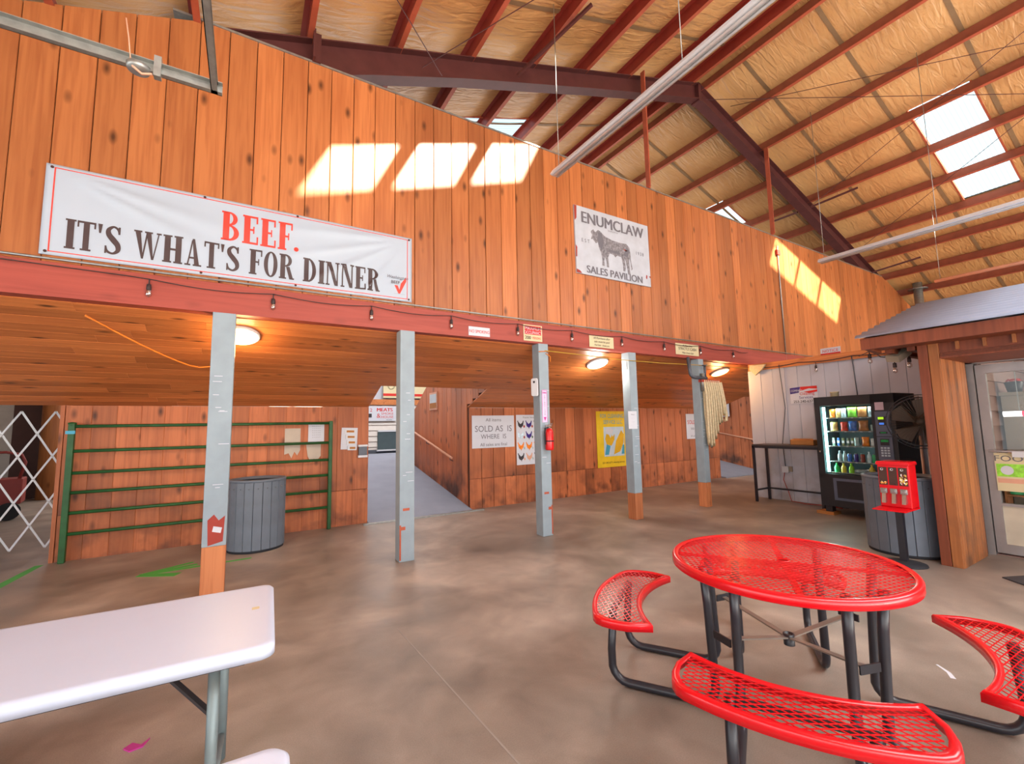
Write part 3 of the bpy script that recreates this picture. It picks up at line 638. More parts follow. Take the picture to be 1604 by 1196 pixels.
# walls closing the far side; unseen front and left ones added to block sun
tag(MB().box(X0-.1, YA, 0, X0, YE, 3.8).build('wall_left_light_block', 'roof_sheet'), kind='structure')  # unseen, closed to cut light from the sunny ground outside
tag(MB().box(X0, YA-.15, 2.7, X1, YA, 9).build('wall_front_sun_block', 'roof_sheet'), kind='structure')  # unseen, reaches low to keep sun off the floor
tag(MB().box(X0, YE, 0, X1, YE+.1, 9).build('wall_arena', 'siding'), kind='structure')
tag(MB().box(X1, YA, 0, X1+.1, YE, 3.6).build('wall_side', 'roof_sheet'), kind='structure')


# ------------------------------------------------------------------ hanging light fixtures
def fixture(X, y0, y1, z, lab, mat='white_enamel', thin=False):
    f = empty('strip_light', (X, y1, z), lab, 'light fixture', 'long hanging strip lights'); L0 = y0-y1
    if not thin:
        MB().prism([(-.035, .05), (-.07, -.01), (-.05, -.02), (.05, -.02), (.07, -.01), (.035, .05)], 'Y', L0, 0).build('housing', mat, f)
        for dx in (-.028, .028): MB().tube([(dx, L0+.03, -.035), (dx, -.03, -.035)], .014, 8).build('tube', 'tube_glass', f)
    else:
        MB().tube([(0, L0, 0), (0, 0, 0)], .04, 10).build('housing', mat, f)
    k = int(abs(L0)/1.8)+1
    for i in range(k):
        y = -.1+L0*.96*i/max(1, k-1)
        MB().tube([(0, y, .04), (.0, y, ROOF(X)-z)], .005, 5).build('chain', 'galvanised', f)
plain('tube_glass', (214, 218, 218), .3)
plain('peach_tube', (226, 178, 152), .4)
fixture(3.32, -3.5, 4.32, 4.8, 'long grey strip light hanging over the hall, nearest one')
fixture(10.03, -3, 4.2, 4.8, 'long white strip light hanging right of the ridge')
fixture(14.1, -3, 3.5, 4.82, 'thin peach-coloured strip light farthest right above the kiosk', 'peach_tube', True)

# ------------------------------------------------------------------ galvanised door track, top left
t = empty('door_track', (-.2, 2.7, 3.4), 'galvanised overhead door track frame hanging at the top left', 'track')
MB().box(-2.3, -.004, -.03, .02, .0, .03).box(-2.3, -.03, .026, .02, 0, .03).box(-2.3, -.03, -.03, .02, 0, -.026).build('long_track', 'galvanised', t)
MB().box(-.03, -2.6, -.03, -.026, 0, .03).box(-.03, -2.6, .026, .0, 0, .03).box(-.03, -2.6, -.03, .0, 0, -.026).build('cross_track', 'galvanised', t)
MB().lathe([(0, 0), (.045, .005), (.05, .03), (0, .035)], n=16).build('roller', 'galvanised', t).location = (-.33, -.02, -.05)
MB().box(-.27, -.035, -.05, -.24, .002, .06).build('bracket', 'galvanised', t)
MB().tube([(-.36, -.03, .0), (-.345, -.05, -.05), (-.31, -.05, -.075), (-.27, -.05, -.06)], .006, 6).tube([(-.36, -.03, 0), (-.37, -.04, .1), (-.385, -.04, .2)], .003, 5).build('strap', 'rail_wood', t)

# ------------------------------------------------------------------ banner
b = MB(); W0, H0 = 3.31, .83; nx, nz = 110, 30
def fold(x, z):
    """folds pulled from the two upper corners; x, z measured from the banner's lower left corner"""
    d = 0
    for cx, dirs, sg in ((.04, ((-.22, .10), (-.42, .10)), 1), (W0-.05, ((-.10, .07), (-.32, .06), (-.55, .06), (-.95, .05)), -1)):
        rx = (x-cx)*sg; rzz = (H0-.04)-z
        if rx <= 0: continue
        r = math.hypot(rx, rzz); a = math.atan2(rzz, rx)
        for k, wdt in dirs:
            t = (a+k*(1.0 if sg > 0 else 1))/wdt if False else (a-abs(k))/wdt
            d += -.032*math.exp(-t*t*2.2)*min(1, r/.5)*max(0, 1-r/2.2)
    d += -.006*math.sin(x*2.1+z*3)
    ed = min(x, W0-x, z, H0-z); return d*min(1, ed/.08)-.006
vs = [[b.bm.verts.new((W0*i/nx, fold(W0*i/nx, H0*j/nz), H0*j/nz)) for j in range(nz+1)] for i in range(nx+1)]
for i in range(nx):
    for j in range(nz): b.bm.faces.new((vs[i][j], vs[i+1][j], vs[i+1][j+1], vs[i][j+1])).smooth = True
ban = b.build('banner', 'banner_white'); ban.location = (-1.6, YP-.012, 3.115); so3 = ban.modifiers.new('t', 'SOLIDIFY'); so3.thickness = .001
tag(ban, 'long white vinyl banner reading BEEF. IT\'S WHAT\'S FOR DINNER on the planks', 'banner')
def drape(bm, name, mat, off=.004):
    for k in range(1, 80): bmesh.ops.bisect_plane(bm, geom=bm.verts[:]+bm.edges[:]+bm.faces[:], plane_co=(W0*k/80, 0, 0), plane_no=(1, 0, 0))
    for k in range(1, 24): bmesh.ops.bisect_plane(bm, geom=bm.verts[:]+bm.edges[:]+bm.faces[:], plane_co=(0, 0, H0*k/24), plane_no=(0, 0, 1))
    for v in bm.verts: v.co.y = fold(v.co.x, v.co.z)-off
    me = bpy.data.meshes.new(name); bm.to_mesh(me); bm.free(); me.materials.append(MATS[mat]); o = bpy.data.objects.new(name, me); C.objects.link(o); o.parent = ban; return o
# slab-serif glyphs: strokes in a unit-high box, (width, list of outlines)
def rc(x0, z0, x1, z1): return [(x0, z0), (x1, z0), (x1, z1), (x0, z1)]
def arcband(cx, cz, rx, rz, tx, tz, a0, a1, n=14):
    out = []
    for i in range(n):
        t0 = math.radians(a0+(a1-a0)*i/n); t1 = math.radians(a0+(a1-a0)*(i+1)/n)
        P = lambda t, k: (cx+(rx-k*tx)*math.cos(t), cz+(rz-k*tz)*math.sin(t))
        out.append([P(t0, 0), P(t1, 0), P(t1, 1), P(t0, 1)])
    return out
def ribbon(pts):
    out = []
    L = []
    for i, (x, z, w) in enumerate(pts):
        a = pts[max(0, i-1)]; c = pts[min(len(pts)-1, i+1)]; dx, dz = c[0]-a[0], c[1]-a[1]; l = math.hypot(dx, dz); L.append(((x-dz/l*w/2, z+dx/l*w/2), (x+dz/l*w/2, z-dx/l*w/2)))
    for p, q in zip(L, L[1:]): out.append([p[0], p[1], q[1], q[0]])
    return out
SF = .06; ST = .195
def stem(x, w=ST): return [rc(x, 0, x+w, 1), rc(x-.05, 0, x+w+.05, SF), rc(x-.05, 1-SF, x+w+.05, 1)]
def spl(pts, n=5):
    out = []
    for i in range(len(pts)-1):
        p0, p1, p2, p3 = pts[max(i-1, 0)], pts[i], pts[i+1], pts[min(i+2, len(pts)-1)]
        for k in range(n):
            t = k/n; out.append(tuple(.5*((2*p1[j])+(-p0[j]+p2[j])*t+(2*p0[j]-5*p1[j]+4*p2[j]-p3[j])*t*t+(-p0[j]+3*p1[j]-3*p2[j]+p3[j])*t**3) for j in range(3)))
    return out+[pts[-1]]
Sg = ribbon(spl([(.43, .72, .05), (.40, .88, .08), (.26, .965, .075), (.12, .85, .13), (.13, .68, .17), (.27, .50, .19), (.40, .33, .17), (.41, .15, .13), (.27, .035, .075), (.10, .10, .08), (.05, .28, .05)]))+[rc(.40, .72, .46, .98), rc(.03, .02, .08, .28)]
GL = {
 'I': (.27, stem(.05)),
 'T': (.52, [rc(.175, 0, .345, 1), rc(.11, 0, .41, SF), rc(0, .93, .52, 1), rc(0, .78, .05, .95), rc(.47, .78, .52, .95)]),
 "'": (.14, [[(.0, 1), (.13, 1), (.09, .68), (.04, .68)]]),
 '.': (.17, arcband(.085, .085, .085, .085, .085, .085, 0, 360, 14)),
 'S': (.49, Sg),
 'W': (.86, [[(.03, 1), (.20, 1), (.32, 0), (.26, 0)], [(.38, .93), (.43, .93), (.32, 0), (.27, 0)], [(.36, 1), (.53, 1), (.63, 0), (.57, 0)], [(.76, 1), (.80, 1), (.64, 0), (.60, 0)], rc(0, 1-SF, .25, 1), rc(.33, 1-SF, .58, 1), rc(.70, 1-SF, .86, 1)]),
 'H': (.64, stem(.05)+stem(.41)+[rc(.2, .46, .45, .54)]),
 'A': (.62, [[(.27, 1), (.35, 1), (.53, 0), (.36, 0)], [(.25, .93), (.31, 1), (.15, 0), (.10, 0)], rc(.17, .26, .43, .33), rc(.03, 0, .23, SF), rc(.31, 0, .60, SF)]),
 'F': (.50, stem(.05)+[rc(.2, .93, .49, 1), rc(.44, .74, .49, .95), rc(.2, .47, .36, .54), rc(.34, .38, .38, .63)]),
 'E': (.53, stem(.05)+[rc(.2, .93, .49, 1), rc(.44, .74, .49, .95), rc(.2, .47, .36, .54), rc(.34, .38, .38, .63), rc(.2, 0, .51, .07), rc(.46, .05, .51, .28)]),
 'O': (.56, arcband(.28, .5, .27, .515, .16, .06, 0, 360, 36)),
 'R': (.61, stem(.05)+arcband(.24, .75, .27, .25, .14, .065, -90, 90, 14)+[[(.28, .5), (.42, .52), (.58, .02), (.42, .02)], rc(.42, 0, .62, SF)]),
 'D': (.60, stem(.05)+arcband(.22, .5, .34, .5, .16, .065, -90, 90, 22)),
 'N': (.62, [rc(.06, 0, .12, 1), rc(.01, 0, .19, SF), [(.06, 1), (.24, 1), (.56, 0), (.42, 0)], rc(.50, 0, .56, 1), rc(.43, 1-SF, .62, 1), rc(.0, 1-SF, .2, 1)]),
 'B': (.60, stem(.05)+arcband(.24, .76, .25, .24, .14, .06, -90, 90, 14)+arcband(.24, .27, .31, .27, .16, .06, -90, 90, 14)),
 ' ': (.26, [])}
def set_line(text, x0, x1, z0, h, name, mat):
    adv = [GL[c][0]+.055 for c in text]; k = (x1-x0)/(sum(adv)-.055); s = MB(); x = x0; first = True
    for c, a in zip(text, adv):
        for o in GL[c][1]: s.bm.faces.new([s.bm.verts.new((x+p[0]*k, 0, z0+p[1]*h)) for p in o])
        x += a*k
    return drape(s.bm, name, mat)
set_line("IT'S WHAT'S FOR DINNER", .155, 2.91, .078, .272, 'slogan_lettering', 'banner_ink')
set_line('BEEF.', 1.30, 2.02, .40, .31, 'title_lettering', 'banner_red')
s = MB()
for o in (rc(.055, .795, 3.255, .803), rc(.055, .03, 3.255, .038), rc(.055, .03, .065, .803), rc(3.247, .03, 3.255, .803)): s.bm.faces.new([s.bm.verts.new((p[0], 0, p[1])) for p in o])
drape(s.bm, 'border_line', 'banner_red', .003)
s = MB()
for o in ([(3.09, .19), (3.14, .09), (3.16, .12), (3.13, .19)], [(3.14, .09), (3.16, .09), (3.235, .25), (3.235, .31), (3.17, .22), (3.15, .13)]): s.bm.faces.new([s.bm.verts.new((p[0], 0, p[1])) for p in o])
drape(s.bm, 'logo_tick', 'banner_red')
lettering('BEEF', .055, 'banner_ink', ban, 3.10, .205, y=-.026); lettering('Washington', .055, 'ink_grey', ban, 3.12, .27, y=-.026, shear=.4); lettering('_________', .03, 'ink_grey', ban, 3.15, .085, y=-.024)
for x_, z_ in ((.04, .8), (.04, .03), (W0-.04, .8), (W0-.04, .03), (1.15, .81), (2.0, .81), (1.15, .02), (2.0, .02)):
    place(MB().lathe([(0, -.004), (.012, -.004), (.012, 0)], n=10).build('grommet', 'brown_dark', ban), (x_, -.014, z_), (PI/2, 0, 0))

# ------------------------------------------------------------------ pavilion sign with bull
g = board('pavilion_sign', 1.70, 1.13, 'sign_tin', (5.235, YP-.03, 4.525), 'white weathered tin sign reading ENUMCLAW SALES PAVILION with a bull', 'sign', th=.025, tilt=math.radians(-.6))
lettering('ENUMCLAW', .27, 'ink_grey', g, .0, .30, wx=.94, bold=.009); lettering('SALES PAVILION', .175, 'ink_grey', g, 0, -.53, wx=1.02, bold=.006)
lettering('EST', .085, 'ink_grey', g, -.64, -.03, spacing=1.5); lettering('1938', .085, 'ink_grey', g, .60, -.03, spacing=1.3); lettering('ENUMCLAW WA', .03, 'ink_grey', g, -.02, .26)
bull = [(-.50, .20), (-.46, .23), (-.43, .19), (-.40, .20), (-.36, .24), (-.30, .22), (-.22, .16), (-.05, .12), (.15, .11), (.28, .12), (.35, .07), (.37, -.02), (.38, -.2), (.41, -.30), (.38, -.34), (.365, -.22), (.35, -.12), (.33, -.2), (.34, -.36), (.35, -.42), (.29, -.42), (.28, -.34), (.25, -.2), (.22, -.16), (.24, -.28), (.23, -.38), (.18, -.38), (.18, -.28), (.15, -.14), (.05, -.13), (.01, -.17), (-.03, -.13), (-.12, -.12), (-.16, -.2), (-.15, -.3), (-.15, -.37), (-.2, -.37), (-.2, -.28), (-.23, -.2), (-.25, -.28), (-.24, -.36), (-.30, -.36), (-.29, -.26), (-.31, -.15), (-.36, -.05), (-.37, .02), (-.42, .0), (-.48, .06), (-.52, .05), (-.49, .13), (-.52, .17)]
plain('bull_ink', (128, 126, 132), .6, var=.5, scale=26)
s = MB(); s.poly(bull, -.002); s.build('bull_figure', 'bull_ink', g)
s = MB()
for a in ([(-.36, .2), (-.28, .2), (-.24, .05), (-.3, -.1), (-.37, 0)], [(-.2, -.1), (.14, -.1), (.1, -.06), (-.1, -.05)], [(.2, -.1), (.3, -.12), (.34, .0), (.3, .08)]): s.poly(a, -.003)
s.build('bull_shading', 'ink_grey', g)
s = MB()
for a in ([(-.85, .56), (-.80, .56), (-.81, .35), (-.85, .3)], [(-.85, -.1), (-.82, -.14), (-.83, -.3), (-.85, -.3)], [(-.85, -.5), (-.78, -.52), (-.74, -.56), (-.85, -.56)], [(.74, -.36), (.77, -.37), (.76, -.44), (.73, -.42)], [(.8, -.38), (.85, -.37), (.85, -.41)], [(.2, .02), (.32, .0), (.26, -.02)]): s.poly(a, -.003)
s.build('rust_spots', 'patch_red', g)

# ------------------------------------------------------------------ signs on the beam
YS = YP-.034
def bsign(name, x0, x1, z0, z1, mat, lab, cat='sign'): return board(name, x1-x0, z1-z0, mat, ((x0+x1)/2, YS-.004, (z0+z1)/2), lab, cat, th=.004)
q = bsign('no_smoking_sign', 2.485, 2.805, 2.767, 2.89, 'white_paper', 'small white NO SMOKING sign on the red beam'); lettering('NO SMOKING', .062, 'ink_red', q, 0, -.022, wx=.78)
q = bsign('occupancy_sign', 3.355, 3.68, 2.772, 3.008, 'cream_paper', 'red and white MAXIMUM OCCUPANCY sign on the beam'); MB().box(-.145, -.002, -.025, .145, 0, .105).build('red_field', 'ink_red', q)
lettering('MAXIMUM', .07, 'white_paper', q, 0, .042, wx=.85, y=-.006); lettering('OCCUPANCY', .065, 'white_paper', q, 0, -.018, wx=.78, y=-.006); lettering('200', .07, 'ink_dark', q, -.09, -.095, bold=.001); lettering('PERSONS', .05, 'ink_red', q, .06, -.09, wx=.7)
q = bsign('cream_notice', 4.59, 5.11, 2.775, 2.96, 'cream_paper', 'cream hand-lettered card on the beam, between bulbs, left one'); lettering('All Purchases after', .05, 'ink_dark', q, 0, .04, shear=.3, wx=.95); lettering('sale must be paid', .05, 'ink_dark', q, 0, -.015, shear=.3, wx=.95); lettering('Paid Sale   thank you', .045, 'ink_dark', q, 0, -.07, shear=.3, wx=.85)
q = bsign('cash_notice', 6.65, 7.31, 2.797, 3.005, 'cream_paper', 'cream card reading STRICTLY CASH on the beam'); lettering('All Meat Sales', .05, 'ink_dark', q, 0, .055, shear=.3); lettering('STRICTLY CASH', .075, 'ink_dark', q, 0, -.015, wx=.95); lettering('After Every Sale', .05, 'ink_dark', q, 0, -.08, shear=.3)
q = board('red_white_sign', .32, .12, 'white_paper', (XW-.035, 3.75, 2.80), 'small red and white sign on top of the white partition', 'sign', rz=-PI/2); lettering('NOTICE', .07, 'ink_red', q, 0, -.02); MB().box(-.16, -.003, -.06, .16, 0, -.035).build('red_stripe', 'ink_red', q)

# ------------------------------------------------------------------ string lights along the beam
bx = [-.84, .19, 1.213, 2.231, 3.25, 4.232, 5.288, 6.323, 7.345, 8.39]
places = ['below the left part of the banner', 'below the middle of the banner', 'below the right part of the banner', 'left of the no smoking sign', 'between the no smoking and occupancy signs', 'right of the occupancy sign', 'right of the left cream card', 'left of the cash card', 'right of the cash card', 'nearest the white partition']
def bulb(x, y, z, lab, cord=.05):
    o = empty('string_bulb', (x, y, z), lab, 'bulb', 'string light bulbs on the beam')
    MB().tube([(0, 0, 0), (0, 0, -cord)], .006, 6).build('drop_cord', 'bulb_cap', o)
    MB().lathe([(0, -cord), (.018, -cord), (.02, -cord-.05), (.016, -cord-.055)], n=12).build('socket', 'bulb_cap', o)
    MB().lathe([(.014, -cord-.052), (.024, -cord-.085), (.022, -cord-.11), (.0, -cord-.125)], n=12).build('bulb_glass', 'bulb_clear', o)
    MB().tube([(-.004, 0, -cord-.06), (-.004, 0, -cord-.095), (.004, 0, -cord-.095), (.004, 0, -cord-.06)], .0015, 4).build('filament', 'cardboard', o)
    return o
m, nt, N, L, bb = nodes('bulb_clear'); N.remove(bb)
gl = N.new('ShaderNodeBsdfGlossy'); gl.inputs['Roughness'].default_value = .08; tr = N.new('ShaderNodeBsdfTransparent'); tr.inputs[0].default_value = (.9, .86, .82, 1); mx = N.new('ShaderNodeMixShader'); mx.inputs[0].default_value = .3
L.new(tr.outputs[0], mx.inputs[1]); L.new(gl.outputs[0], mx.inputs[2]); L.new(mx.outputs[0], N['Material Output'].inputs['Surface'])
for x_, p_ in zip(bx, places): bulb(x_, YS-.02, 2.995, 'clear filament bulb in dark socket '+p_)
pts = [(-3.0, YS-.015, 3.05)]
for a, b_ in zip([-1.86]+bx, bx+[9.0]):
    for k in range(8):
        t = k/8; pts.append((a+(b_-a)*t, YS-.018, 2.997-.035*math.sin(PI*t)**1 if a > -1.8 else 3.02-.02*t))
tag(MB().tube(pts, .005, 5).build('string_light_cable', 'bulb_cap'), 'dark string light cable swagged along the red beam', 'cable')
pts = [(XW-.05, 5.2-.1*k, 2.66+.0*k-.03*math.sin(PI*((k % 9)/9))) for k in range(32)]
tag(MB().tube(pts, .008, 5).build('partition_cable', 'bulb_cap'), 'dark cable along the wooden trim of the white partition', 'cable')
for (x_, y_, z_, l_) in ((6.66, 2.33, 2.42, 'clear bulb hanging left of the flood lamp under the kiosk eave'), (6.75, 1.98, 2.33, 'clear bulb hanging right below the flood lamp'), (6.62, 2.08, 2.27, 'lowest clear bulb under the kiosk eave'), (XW-.05, 4.0, 2.62, 'small bulb hanging on the white partition trim')): bulb(x_, y_, z_, l_, .06)
tag(MB().tube([(9.0, 3.3, 2.63), (8, 2.8, 2.56), (7, 2.45, 2.46), (6.66, 2.33, 2.42), (6.6, 2.2, 2.3), (6.62, 2.08, 2.27), (6.7, 2.0, 2.33), (6.75, 1.98, 2.35), (6.5, 2.0, 2.45)], .006, 5).build('eave_cable', 'bulb_cap'), 'loose dark string light cable under the kiosk eave', 'cable')
fo = empty('flood_lamp', (6.55, 2.02, 2.30), 'tilted flood lamp fixture under the kiosk eave corner', 'lamp', rz=math.radians(-20))
MB().box(-.1, -.07, -.05, .12, .07, .03).build('housing', 'kiosk_cabinet', fo).rotation_euler = (.2, -.5, 0); MB().lathe([(.03, .1), (.06, .06), (.055, -.02), (0, -.04)], n=14).build('globe', 'bulb_clear', fo).location = (-.02, .02, .02); MB().tube([(-.02, .02, .1), (-.02, .02, .17)], .02, 8).build('stem', 'galvanised', fo)

# ------------------------------------------------------------------ three disc lamps on the soffit
for x_, y_, m_, col, lab in ((-.10, 5.66, 'lens_warm', (1, .62, .28), 'warm lit disc lamp on the soffit beside the left post'), (5.17, 5.68, 'lens_white', (1, .93, .82), 'white lit disc lamp on the soffit before the fourth post'), (8.62, 5.66, 'lens_orange', (1, .55, .22), 'orange lit disc lamp on the soffit near the white partition')):
    d = empty('disc_lamp', (x_, y_, soffz(y_)), lab, 'lamp', 'lit disc lamps on the soffit'); d.rotation_euler = (-ang, 0, 0)
    MB().lathe([(.0, -.001), (.19, -.001), (.19, -.03), (.175, -.035)], n=36).build('rim', 'white_enamel', d)
    MB().lathe([(.175, -.03), (.16, -.045), (.08, -.055), (0, -.057)], n=36).build('lens', m_, d)
    l = lamp('disc_lamp_glow', 'POINT', (0, 0, -.16), (0, 0, 0), 28, col, shadow_soft_size=.12); l.parent = d

# ------------------------------------------------------------------ things on the posts
e = empty('fire_extinguisher', (3.70, 5.12, 1.2), 'red fire extinguisher hung on the third grey post', 'extinguisher')
MB().lathe([(0, 0), (.055, 0), (.06, .02), (.06, .25), (.045, .29), (.02, .31), (.0, .31)], n=20).build('cylinder', 'extinguisher_red', e)
MB().box(-.018, -.014, .30, .018, .014, .335).box(-.06, -.01, .335, .05, .01, .35).bar((-.02, 0, .35), (.06, 0, .375), .014).build('valve', 'chrome', e)
MB().tube([(-.02, 0, .32), (-.07, 0, .31), (-.075, 0, .25), (-.068, 0, .12), (-.066, 0, .08)], .008, 6).build('hose', 'rubber', e); MB().lathe([(.062, .12), (.062, .135)], n=20).build('band', 'rubber', e)
q = board('extinguisher_sign', .09, .47, 'pink_label', (3.68, 5.186, 1.83), 'tall pink and white FIRE EXTINGUISHER strip on the third post', 'sign', th=.003)
lettering('FIRE', .035, 'magenta_ink', q, 0, .18, bold=.001); 
for i, c in enumerate('EXTINGUISHER'): lettering(c, .028, 'ink_dark', q, 0, .14-i*.025)
MB().poly([(-.025, -.16), (.025, -.16), (0, -.22)], -.002).build('arrow', 'magenta_ink', q); MB().box(-.043, -.001, -.232, -.038, 0, .232).box(.038, -.001, -.232, .043, 0, .232).box(-.043, -.001, .225, .043, 0, .232).build('border', 'magenta_ink', q)
q = MB().prism(rrect(-.055, -.13, .055, .13, .03), 'Y', -.03, .0).build('wall_dispenser', 'white_enamel', bevel=.01); q.location = (3.545, 5.22, 2.1); q.rotation_euler = (0, 0, -PI/2*.7); tag(q, 'white plastic dispenser box on the side of the third post', 'dispenser')
MB().box(-.015, -.034, .06, .015, -.03, .09).build('button', 'ink_dark', q)
q = board('taped_paper', .2, .29, 'white_paper', (5.45, 5.184, 1.61), 'white paper notice taped to the fourth post', 'paper', th=.002); lettering('Notice', .03, 'ink_grey', q, 0, .08); lettering('- - - -', .03, 'ink_grey', q, 0, .02); lettering('- - - -', .03, 'ink_grey', q, 0, -.04)
q = board('switch_plate', .07, .12, 'white_enamel', (5.42, 5.28, 2.52), 'small switch plate high on the side of the fourth post', 'switch', rz=-PI/2, th=.01)
# ropes and cords strung between the posts
tag(MB().tube([(3.70, 5.17, 2.64), (4.3, 5.17, 2.625), (5.2, 5.18, 2.60), (6.2, 5.17, 2.60), (7.2, 5.17, 2.62), (8.2, 5.2, 2.64), (9.0, 5.25, 2.66)], .006, 5).build('strung_rope', 'rope_yellow'), 'thin yellow cord strung from the third post to the partition', 'cord')
tag(MB().tube([(3.6, 5.183, 2.62), (3.77, 5.183, 2.64), (3.72, 5.18, 2.60), (3.8, 5.18, 2.56), (3.8, 5.18, 2.48)], .007, 5).build('tied_rope', 'rope_orange'), 'orange cord tied round the top of the third post', 'cord')
pts = [(-1.34+t*1.1, 5.5+.85*min(1, t*1.4), soffz(5.5+.85*min(1, t*1.4))-.02-.06*math.sin(PI*min(1, t))) for t in [k/12 for k in range(13)]]
tag(MB().tube(pts, .009, 6).build('extension_cord', 'rope_orange'), 'orange extension cord drooping across the soffit at left', 'cord')
# pipe elbow, hose rack and canvas hose on the fifth post
pe = MB().tube([(6.92, 5.16, 2.745), (6.92, 5.13, 2.46), (6.93, 5.12, 2.41), (6.96, 5.11, 2.38), (7.01, 5.10, 2.37), (7.33, 5.09, 2.37)], .03, 10).build('standpipe', 'pipe_steel'); tag(pe, 'dark steel pipe elbow at the top of the fifth post', 'pipe')
MB().tube([(7.3, 5.09, 2.37), (7.3, 5.09, 2.6)], .02, 8).lathe([(0, 2.6), (.05, 2.605), (.05, 2.615), (0, 2.62)], 7.3, 5.09, 12).build('valve', 'pipe_steel', pe)
hr = empty('fire_hose', (7.37, 5.10, 2.3), 'pale canvas fire hose folded on a red rack on the fifth post', 'hose')
MB().bar((-.16, 0, .02), (.36, 0, .02), .03, .05).bar((-.16, .06, .02), (.36, .06, .02), .03, .05).build('rack', 'rack_red', hr)
MB().tube([(-.09, .03, .16), (-.09, .03, -.16)], .045, 10).build('coupling', 'galvanised', hr)
rnd = random.Random(3)
lens_ = [1.16, 1.2, 1.18, 1.05, .95, .78, .75, .62]
for i in range(8):
    x0_ = -.10+i*.06; bot = -lens_[i]; dx = .012*i
    MB().tube([(x0_, .0, .03), (x0_+dx*.3, -.03, -.2), (x0_+dx*.7, -.03, bot*.6), (x0_+dx, -.025, bot+.06), (x0_+dx+.03, -.0, bot), (x0_+dx+.05, .02, bot+.06), (x0_+.05+dx*.5, .05, bot*.5), (x0_+.05, .05, .02)], .022, 8).build('fold', 'hose', hr)
MB().tube([(.36, -.02, .0), (.42, -.03, -.3), (.47, -.03, -.62), (.46, -.03, -.72), (.42, -.02, -.72)], .028, 8).build('loose_end', 'hose', hr)

# ------------------------------------------------------------------ posters and papers on the back wall
YQ = YB-.012
def wboard(name, x0, x1, z0, z1, mat, lab, cat, tilt=0): return board(name, x1-x0, z1-z0, mat, ((x0+x1)/2, YQ-.003, (z0+z1)/2), lab, cat, th=.003, tilt=tilt)
q = wboard('sold_sign', 3.70, 4.65, 1.135, 1.765, 'white_paper', 'large white SOLD AS IS WHERE IS sign beside the near ramp', 'sign')
lettering('All items', .09, 'ink_grey', q, 0, .2, wx=1.1); lettering('SOLD AS  IS', .17, 'ink_grey', q, 0, .0, wx=.95); lettering('WHERE  IS', .13, 'ink_grey', q, 0, -.14, wx=.95); lettering('All sales are final', .09, 'ink_grey', q, 0, -.28)
q = wboard('sold_sign', 10.02, 10.81, 1.115, 1.78, 'white_paper', 'pale SOLD AS IS sign half hidden behind the hose post', 'sign'); lettering('SOLD AS IS', .15, 'ink_red', q, 0, .06, wx=.95); lettering('WHERE IS', .1, 'ink_grey', q, 0, -.1); lettering('All sales are final', .07, 'ink_grey', q, 0, -.28)
q = wboard('hen_chart', 4.70, 5.30, .76, 1.775, 'white_paper', 'white poultry breed chart with rows of hens behind the third post', 'poster')
lettering('Popular Hens', .05, 'ink_grey', q, 0, .44)
hen = [(-.07, .05), (-.055, .065), (-.045, .04), (.0, .0), (.04, .02), (.06, .06), (.075, .05), (.06, -.03), (.02, -.06), (.01, -.09), (0, -.06), (-.03, -.05), (-.05, -.02), (-.055, .02)]
cols = ['ink_dark', 'pack_10', 'ink_grey', 'pack_4', 'pack_10', 'rail_wood', 'pack_0', 'pack_0', 'pack_0', 'ink_dark', 'rail_wood', 'ink_dark']
for i in range(12):
    r_, c_ = divmod(i, 3); cx, cz = -.2+c_*.2, .32-r_*.22
    s = MB(); s.poly([(cx+a*1.1, cz+b_*1.2) for a, b_ in hen], -.002); s.build('hen_figure', cols[i], q)
    s = MB(); s.poly([(cx+.09+.02*math.cos(t), cz-.05+.028*math.sin(t)) for t in [k*PI/5 for k in range(10)]], -.002); s.build('egg_figure', ['patch_red', 'patch_red', 'patch_red', 'patch_red', 'pack_8', 'pack_8', 'pack_9', 'pack_9', 'pack_9', 'rail_wood', 'pack_9', 'pack_9'][i], q)
q = wboard('cleaning_poster', 6.86, 7.84, .56, 1.85, 'poster_yellow', 'yellow cleaning service poster with gloved hands between the posts', 'poster')
lettering('FOR CLEANING', .13, 'poster_blue', q, 0, .49, wx=.82); lettering('SERVICE LLC', .13, 'poster_blue', q, .02, .35, wx=.82)
s = MB(); s.poly([(-.28, -.4), (.36, -.4), (.36, .28), (-.28, .28)], -.002); s.build('photo_ground', 'poster_sky', q)
s = MB(); s.poly([(-.2, -.12), (-.05, -.16), (.05, -.02), (.06, .12), (.0, .05), (-.03, .1), (-.07, .02), (-.12, .1), (-.2, .12), (-.24, .0)], -.003); s.poly([(.02, -.36), (.22, -.3), (.34, -.1), (.36, .1), (.28, .2), (.22, .12), (.1, -.05)], -.003); s.build('glove_figure', 'poster_glove', q)
s = MB(); s.poly([(-.26, -.36), (-.14, -.36), (-.08, -.16), (-.2, -.12)], -.0035); s.poly([(.26, -.36), (.36, -.36), (.36, -.15), (.31, -.14)], -.0035); s.build('cuff_figure', 'poster_blue', q)
s = MB(); s.poly([(-.22+.12*math.cos(t)+.12, .18+.08*math.sin(t)) for t in [k*PI/8 for k in range(16)]], -.003); s.build('foam_figure', 'white_paper', q)
lettering('253 240 6371 cleaning service', .058, 'brown_dark', q, 0, -.56)
q = wboard('notice_sheet', .83, 1.065, 1.36, 1.66, 'white_paper', 'white printed notice sheet taped at the right end of the green gate', 'paper')
for i in range(6): lettering('= = = = =', .03, 'ink_grey', q, 0, .09-i*.035)
q = wboard('card_rack', 1.325, 1.58, 1.22, 1.575, 'white_paper', 'clear card rack with stacked photo cards beside the near ramp', 'rack', tilt=math.radians(2))
